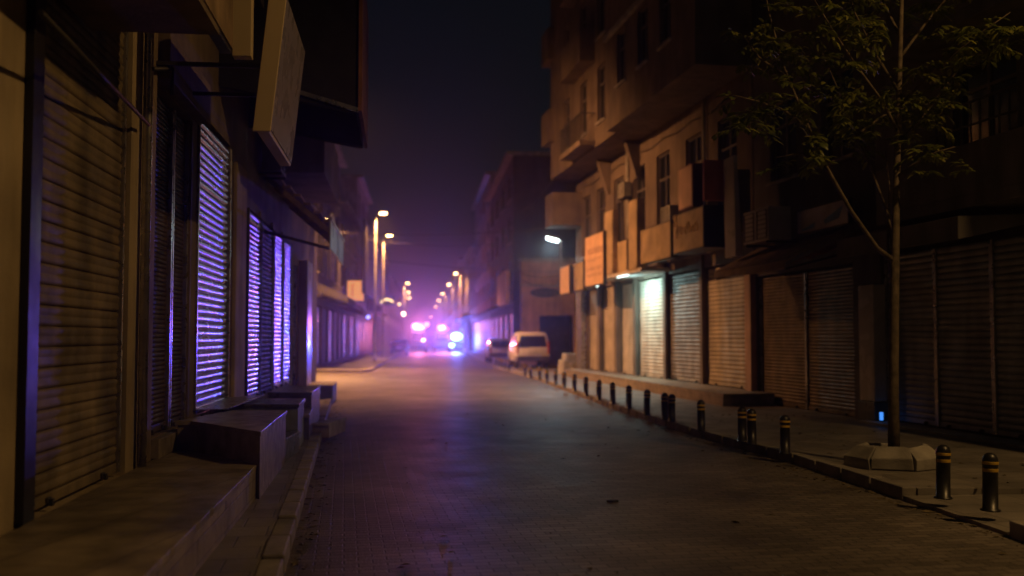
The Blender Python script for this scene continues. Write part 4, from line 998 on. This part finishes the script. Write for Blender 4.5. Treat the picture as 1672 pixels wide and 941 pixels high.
def spray(p, n=9):
    """a drooping twig of paired leaflets"""
    d = Vector((tr.uniform(-1, 1), tr.uniform(-1, 1), tr.uniform(-.35, .45))).normalized()
    L = tr.uniform(.18, .34)
    for k in range(n):
        tt = k / n; q = p + d * L * tt + Vector((0, 0, -.07 * tt * tt))
        sd_ = d.cross(Vector((0, 0, 1))).normalized() * (1 if k % 2 else -1)
        leaflet(q, sd_ * .9 + d * .6 + Vector((0, 0, tr.uniform(-.7, .05))), tr.uniform(.09, .165), tr.uniform(.018, .031))
for li, l in enumerate(limbs):
    if li in (2,): continue
    tot = sum((b_ - a_).length for a_, b_ in zip(l, l[1:]))
    start = .45 if li in (0, 1) else .25
    n = int(tot * (5 if li in (0, 1) else 7))
    for k in range(n):
        f = start + (1 - start) * (k + tr.random()) / n
        x = f * (len(l) - 1); i = min(int(x), len(l) - 2)
        p = l[i].lerp(l[i + 1], x - i) + Vector((tr.gauss(0, .13), tr.gauss(0, .16), tr.gauss(.0, .12)))
        for _ in range(2): spray(p)
for (px, py, dy, sx, sy, n) in ((1270, 90, -.4, 45, 60, 40), (1235, 190, -.8, 45, 25, 26), (1330, 165, -.3, 55, 35, 40), (1400, 190, .3, 45, 30, 30), (1620, 40, -.8, 45, 30, 34), (1590, 85, -.7, 30, 20, 14), (1520, 185, .4, 30, 25, 18), (1500, 240, -.3, 40, 14, 16), (1390, 40, -.3, 60, 40, 34), (1450, -80, 0, 130, 70, 90), (1300, -60, -.4, 60, 60, 40), (1600, -70, 0, 60, 50, 40), (1660, 30, .3, 20, 60, 20)):
    for _ in range(max(2, n // 6)):
        c_ = tp(tr.gauss(px, sx * .62), tr.gauss(py, sy * .62), dy + tr.gauss(0, .35))
        for _ in range(3): spray(c_ + Vector((tr.gauss(0, .05), tr.gauss(0, .05), tr.gauss(0, .04))), 8)
lm.build('crown', ml, t)
# planter: chamfered concrete blocks in a ring
pl = empty('tree_planter', (TX, TY - .02, PAVE_H), R(8), 'broken ring of chamfered pale concrete blocks round the foot of the tree', 'planter')
for k in range(7):
    if k == 2: continue
    a0, a1 = 2 * math.pi * k / 7 - R(90 + 3), 2 * math.pi * (k + .965) / 7 - R(90 + 3)
    jr = tr.uniform(-.012, .012); jz = tr.uniform(-.01, .015)
    P = lambda a, rr, z: (math.cos(a) * rr * 1.03 + tr.uniform(-.018, .018), math.sin(a) * rr * .93 + tr.uniform(-.018, .018), z + jz + (tr.uniform(-.03, .015) if z > .1 else 0))
    pr = [(.56 + jr, 0), (.56 + jr, .13), (.42 + jr, .25), (.34 + jr, .26), (.34 + jr, .0)]
    mb = MB(); i = mb.add([P(a0, r_, z) for r_, z in pr] + [P(a1, r_, z) for r_, z in pr]); n = 5
    mb.f += [tuple(i + q for q in range(n)), tuple(i + n + q for q in range(n))] + [(i + q, i + (q + 1) % n, i + n + (q + 1) % n, i + n + q) for q in range(n)]
    mb.m += [0] * (n + 2); mb.sm += [False] * (n + 2)
    mb.build('block', m_conc, pl, .012)
MB().lathe([(.335, -.03), (.33, .06), (.1, .1)], 20).build('soil', m_dirt, pl)

# ------------------------------------------------------------------ vehicles
KIND = {
 'mpv': dict(L=4.25, W=1.72, belt=1.02, prof=[(.06, .34), (0, .55), (.0, .98), (.06, 1.06), (.2, 1.66), (.38, 1.80), (1.4, 1.84), (2.5, 1.80), (2.75, 1.70), (3.35, 1.12), (4.05, .92), (4.22, .62), (4.18, .32)], rear=(3, 4), roof=1.8,
             side=[[(.5, 1.08), (1.4, 1.08), (1.4, 1.62), (.62, 1.62)], [(1.5, 1.08), (2.3, 1.08), (2.3, 1.62), (1.5, 1.62)], [(2.4, 1.08), (3.15, 1.1), (2.72, 1.6), (2.4, 1.62)]], front=(9, 8)),
 'hatch': dict(L=4.0, W=1.68, belt=.92, prof=[(.06, .32), (0, .5), (.02, .86), (.14, .95), (.55, 1.36), (.85, 1.44), (1.7, 1.46), (2.2, 1.4), (2.95, .98), (3.8, .82), (3.98, .56), (3.95, .3)], rear=(3, 4), roof=1.44,
             side=[[(.75, .98), (1.5, .98), (1.5, 1.32), (.95, 1.32)], [(1.6, .98), (2.65, .98), (2.18, 1.32), (1.6, 1.33)]], front=(8, 7)),
 'van': dict(L=5.6, W=2.0, belt=1.25, prof=[(.06, .4), (0, .6), (.0, 1.2), (.05, 1.3), (.14, 2.3), (.35, 2.5), (2.4, 2.55), (3.9, 2.45), (4.1, 2.35), (4.75, 1.35), (5.45, 1.1), (5.58, .7), (5.52, .4)], rear=(3, 4), roof=2.5,
             side=[[(.6, 1.35), (1.9, 1.35), (1.9, 2.1), (.7, 2.1)], [(2.1, 1.35), (3.2, 1.35), (3.2, 2.1), (2.1, 2.1)], [(3.35, 1.35), (4.45, 1.38), (4.05, 2.1), (3.35, 2.1)]], front=(9, 8)),
}
def car(name, label, cat, loc, rz, kind, paint, stripe=None):
    K = KIND[kind]; r = empty(name, loc, rz, label, cat)
    W2, belt = K['W'] / 2, K['belt']; pf = K['prof']; n = len(pf)
    hw = lambda z: W2 - max(0, z - belt) * .2 - max(0, .5 - z) * .12
    mb = MB(); i = mb.add([(-hw(z), y, z) for y, z in pf] + [(hw(z), y, z) for y, z in pf])
    mb.f += [tuple(i + k for k in range(n)), tuple(i + n + k for k in range(n))] + [(i + k, i + (k + 1) % n, i + n + (k + 1) % n, i + n + k) for k in range(n)]
    mb.m += [0] * (n + 2); mb.sm += [True] * (n + 2)
    body = mb.build('body', paint, r, .07)
    def glassq(k0, k1, nm, f=.84, lo=.1, hi=.9):
        (y0, z0), (y1, z1) = pf[k0], pf[k1]
        a = (y0 + (y1 - y0) * lo, z0 + (z1 - z0) * lo); c = (y0 + (y1 - y0) * hi, z0 + (z1 - z0) * hi)
        nrm = Vector((-(c[1] - a[1]), c[0] - a[0])).normalized()
        if (nrm.x > 0) == (y0 < K['L'] / 2): nrm = -nrm
        o_ = .012
        q = MB(); q.hexa([(-hw(a[1]) * f, a[0], a[1]), (hw(a[1]) * f, a[0], a[1]), (hw(c[1]) * f, c[0], c[1]), (-hw(c[1]) * f, c[0], c[1]),
                          (-hw(a[1]) * f, a[0] + nrm.x * o_, a[1] + nrm.y * o_), (hw(a[1]) * f, a[0] + nrm.x * o_, a[1] + nrm.y * o_), (hw(c[1]) * f, c[0] + nrm.x * o_, c[1] + nrm.y * o_), (-hw(c[1]) * f, c[0] + nrm.x * o_, c[1] + nrm.y * o_)])
        q.build(nm, m_glass, r, .006)
    glassq(*K['rear'], 'rear_window', .84, .02, .95); glassq(*K['front'], 'windscreen')
    for s in (-1, 1):
        for poly in K['side']:
            q = MB(); m_ = len(poly); j = q.add([(s * (hw(z) - .01), y, z) for y, z in poly] + [(s * (hw(z) + .012), y, z) for y, z in poly])
            q.f += [tuple(j + k for k in range(m_)), tuple(j + m_ + k for k in range(m_))] + [(j + k, j + (k + 1) % m_, j + m_ + (k + 1) % m_, j + m_ + k) for k in range(m_)]
            q.m += [0] * (m_ + 2); q.sm += [False] * (m_ + 2); q.build('side_window', m_glass, r)
        th = belt * .72
        MB().box(s * W2 * .97 - .11 * (s > 0), s * W2 * .97 + .11 * (s < 0), -.025, .12, th, th + (.62 if kind == 'mpv' else .3)).build('tail_light', m_tail, r, .02)
        MB().box(s * W2 * .82 - .16, s * W2 * .82 + .1, K['L'] - .26, K['L'] - .1, .66, .84).build('headlight', m_plate, r, .03)
        MB().hexa([(s * (W2 + .02), K['L'] * .66, belt + .02), (s * (W2 + .2), K['L'] * .66, belt + .04), (s * (W2 + .2), K['L'] * .69, belt + .04), (s * (W2 + .02), K['L'] * .69, belt + .02), (s * (W2 + .02), K['L'] * .66, belt + .1), (s * (W2 + .2), K['L'] * .66, belt + .19), (s * (W2 + .2), K['L'] * .69, belt + .19), (s * (W2 + .02), K['L'] * .69, belt + .1)]).build('mirror', m_bumper, r, .02)
        for fy in (.19, .8):
            w = MB().lathe([(.2, -.1), (.3, -.1), (.325, -.07), (.325, .07), (.3, .1), (.2, .1)], 20, (s * (W2 - .11), K['L'] * fy, .325), axis='x').build('wheel', m_rubber, r)
            MB().lathe([(.05, -.02), (.195, -.085), (.195, .085), (.05, .06)], 14, (s * (W2 - .11), K['L'] * fy, .325), axis='x').build('rim', m_steel, w)
    MB().box(-W2 * .99, W2 * .99, -.08, .16, .36, .62).build('rear_bumper', m_bumper, r, .04)
    MB().box(-W2 * .97, W2 * .97, K['L'] - .2, K['L'] + .06, .3, .58).build('front_bumper', m_bumper, r, .04)
    MB().box(-.26, .26, -.03, .0, belt * .72, belt * .72 + .11).build('number_plate', m_plate, r, .005)
    if stripe: 
        for s in (-1, 1): MB().box(s * (W2 + .002) - .006, s * (W2 + .002) + .006, .5, K['L'] - .6, belt - .34, belt - .1).build('stripe', stripe, r)
    return r
v = ground(869, 602, PAVE_H)
car('parked_minivan', 'white minivan parked on the right pavement with its rear to the camera', 'minivan', (v.x + .05, v.y, PAVE_H), R(6), 'mpv', m_wpaint)
v = ground(815, 600, PAVE_H)
car('parked_car', 'silver hatchback parked just beyond the white minivan behind tiny bollards', 'car', (v.x + .15, 60.0, PAVE_H), R(6), 'hatch', m_spaint)
v = ground(651, 580, 0)
car('parked_car', 'dark car parked by the left kerb in front of the police van', 'car', (v.x, v.y, 0), R(5), 'hatch', m_dpaint)
def orb(parent, mat, c, rx, rz):  # oversized glowing ellipsoid, the glare of the light built into its shape
    pr = [(rx * math.cos(t), rz * math.sin(t)) for t in [R(-84 + 21 * k) for k in range(9)]]
    return MB().lathe(pr, 16, c).build('beacon_glare', mat, parent)
# police vehicles
def police(label, px, Y, kind, lights, stripe):
    x = (px - CX) / FPX * Y
    r = car('police_van' if kind == 'van' else 'police_car', label, 'police van' if kind == 'van' else 'police car', (x, Y, 0), R(5), kind, m_wpaint, stripe)
    K = KIND[kind]; z = K['roof'] + .06
    y = K['L'] * (.12 if kind == 'van' else .38)
    MB().box(-.62, .62, y - .12, y + .12, z - .06, z + .04).build('light_bar', m_black, r, .01)
    return r, y, z
Y0 = 115
r, y, z = police('police van with dazzling large pink white roof lights on the left of the roadblock', 683, Y0, 'van', None, m_bpaint)
bar = [o for o in r.children if o.name.startswith('light_bar')][0]
orb(bar, e_pink, (-.12, y, z + .42), .62, .38)
orb(bar, e_pink, (.5, y, z + .24), .2, .2)
lamp('SPOT', 'beacon_light', r, (0, y - .85, z + .4), 3800, (1.0, .2, .36), .25, rot=aim((-.03, -1, 0)), cone=R(75), blend=.8)
MB().box(.45, .75, -.03, .02, 1.3, 1.5).build('lamp', e_warm, r, .02)
r, y, z = police('second police van with a smaller pink white roof light in the middle of the roadblock', 722, Y0 + 3, 'van', None, m_bpaint)
bar = [o for o in r.children if o.name.startswith('light_bar')][0]
orb(bar, e_pink, (-.05, y, z + .3), .5, .27)
orb(bar, e_redlamp, (.58, y, z + .15), .2, .13)
lamp('SPOT', 'beacon_light', r, (0, y - .75, z + .3), 3000, (1.0, .2, .36), .25, rot=aim((-.04, -1, 0)), cone=R(75), blend=.8)
r, y, z = police('police car blazing with a blue white light on the right of the roadblock', 745, Y0 - 1.5, 'hatch', None, m_bpaint)
bar = [o for o in r.children if o.name.startswith('light_bar')][0]
orb(bar, e_blue, (.1, y - .1, z + .3), .62, .42)
orb(r, e_blue, (-.5, -.18, .82), .26, .2)
lamp('SPOT', 'beacon_light', r, (0, -.6, 1.3), 6500, (.06, .16, 1.0), .25, rot=aim((.25, -1, 0)), cone=R(120), blend=.8)
lamp('SPOT', 'aimed_blue_beam', r, (0, -.6, 1.6), 3000, (.1, .13, 1.0), .25, rot=aim((-.03, -1, .01)), cone=R(40), blend=.6)
lamp('SPOT', 'aimed_blue_beam', r, (0, -.6, 1.6), 30000, (.06, .045, 1.0), .2, rot=aim((-.066, -1, .008)), cone=R(4.2), blend=1.0)  # added tight spot, aimed to turn the left shutters blue

# ------------------------------------------------------------------ overhead cables
def cable(p0, p1, sag, label, rad=.014):
    p0, p1 = Vector(p0), Vector(p1); c = p0
    mb = MB(); mb.tube([tuple((p0.lerp(p1, t) - Vector((0, 0, sag * 4 * t * (1 - t)))) - c) for t in [k / 14 for k in range(15)]], rad, 5)
    tag(mb.build('overhead_cable', m_cable, loc=c), label, 'cable', 'cables strung across the street')
cable((-9.9, 49.2, 7.0), RF.pt(RF.aY(40.5), .1, 6.3), .35, 'upper cable sagging across the street to the ochre building')
cable((-10.2, 52.2, 6.2), (3.6, 56.2, 5.4), .3, 'cable crossing low over the street to the garage wall')
cable((.55, 56.2, 5.3), RF.pt(RF.aY(41.0), .1, 4.4), .25, 'lower of the cables between the garage and the ochre building', .02)
cable((.6, 56.2, 4.9), RF.pt(RF.aY(41.2), .1, 4.0), .3, 'lowest thick cable between the garage and the ochre building', .025)
cable((-11.4, 66, 8.5), (-.6, 70, 8.3), .4, 'high cable across the street by the nearest orange lamps')
cable(RF.pt(RF.aY(40.8), .4, 9.2), (0.2, 62.6, 9.5), .5, 'pale cable running from the upper balcony to the tall dark house')
# small scraps on the road
for (px, py, lab) in ((1000, 820, 'small dark scrap lying in the middle of the near road'),):
    v = ground(px, py, 0)
    mb = MB(); mb.prism([(-.06, -.02), (0, -.035), (.06, -.01), (.05, .03), (-.02, .035)], .002, .02)
    tag(mb.build('litter_scrap', m_rubber, loc=v), lab, 'litter')
ll = MB(); lr = random.Random(5)
def scatter(n, f):
    for _ in range(n):
        x, y, z = f(); a = lr.uniform(0, 6.3); L = lr.uniform(.012, .05); w = L * lr.uniform(.3, .7)
        c_, s_ = math.cos(a), math.sin(a)
        P = [(x + c_ * L, y + s_ * L, z + .004), (x - s_ * w, y + c_ * w, z + lr.uniform(.004, .02)), (x - c_ * L, y - s_ * L, z + .004), (x + s_ * w, y - c_ * w, z + lr.uniform(.004, .015))]
        ll.face(P)
def kx(Y):
    for (xa, ya), (xb, yb) in zip(rk + rk2, (rk + rk2)[1:]):
        if ya <= Y <= yb: return xa + (xb - xa) * (Y - ya) / (yb - ya)
    return 4
def f1():
    Y = lr.uniform(4, 22); return (kx(Y) - abs(lr.gauss(0, .14)) - .02, Y, 0)
def f2():
    Y = lr.uniform(4, 24); return (kl(Y) + abs(lr.gauss(0, .12)) + .02, Y, 0)
def f3():
    return (lr.uniform(-1.5, 4), lr.uniform(4, 22), 0)
def f4():
    Y = lr.uniform(8, 20); return (lr.uniform(kx(Y) + .3, kx(Y) + 3), Y, PAVE_H) if not 8.4 < Y < 10.2 else (2, 9, 0)
scatter(420, f1); scatter(300, f2); scatter(90, f3); scatter(160, f4)
tag(ll.build('fallen_leaves', M('dry_leaf', (0.11, 0.085, 0.045), .8, var=.4, vscale=20, bump=0)), kind='stuff')
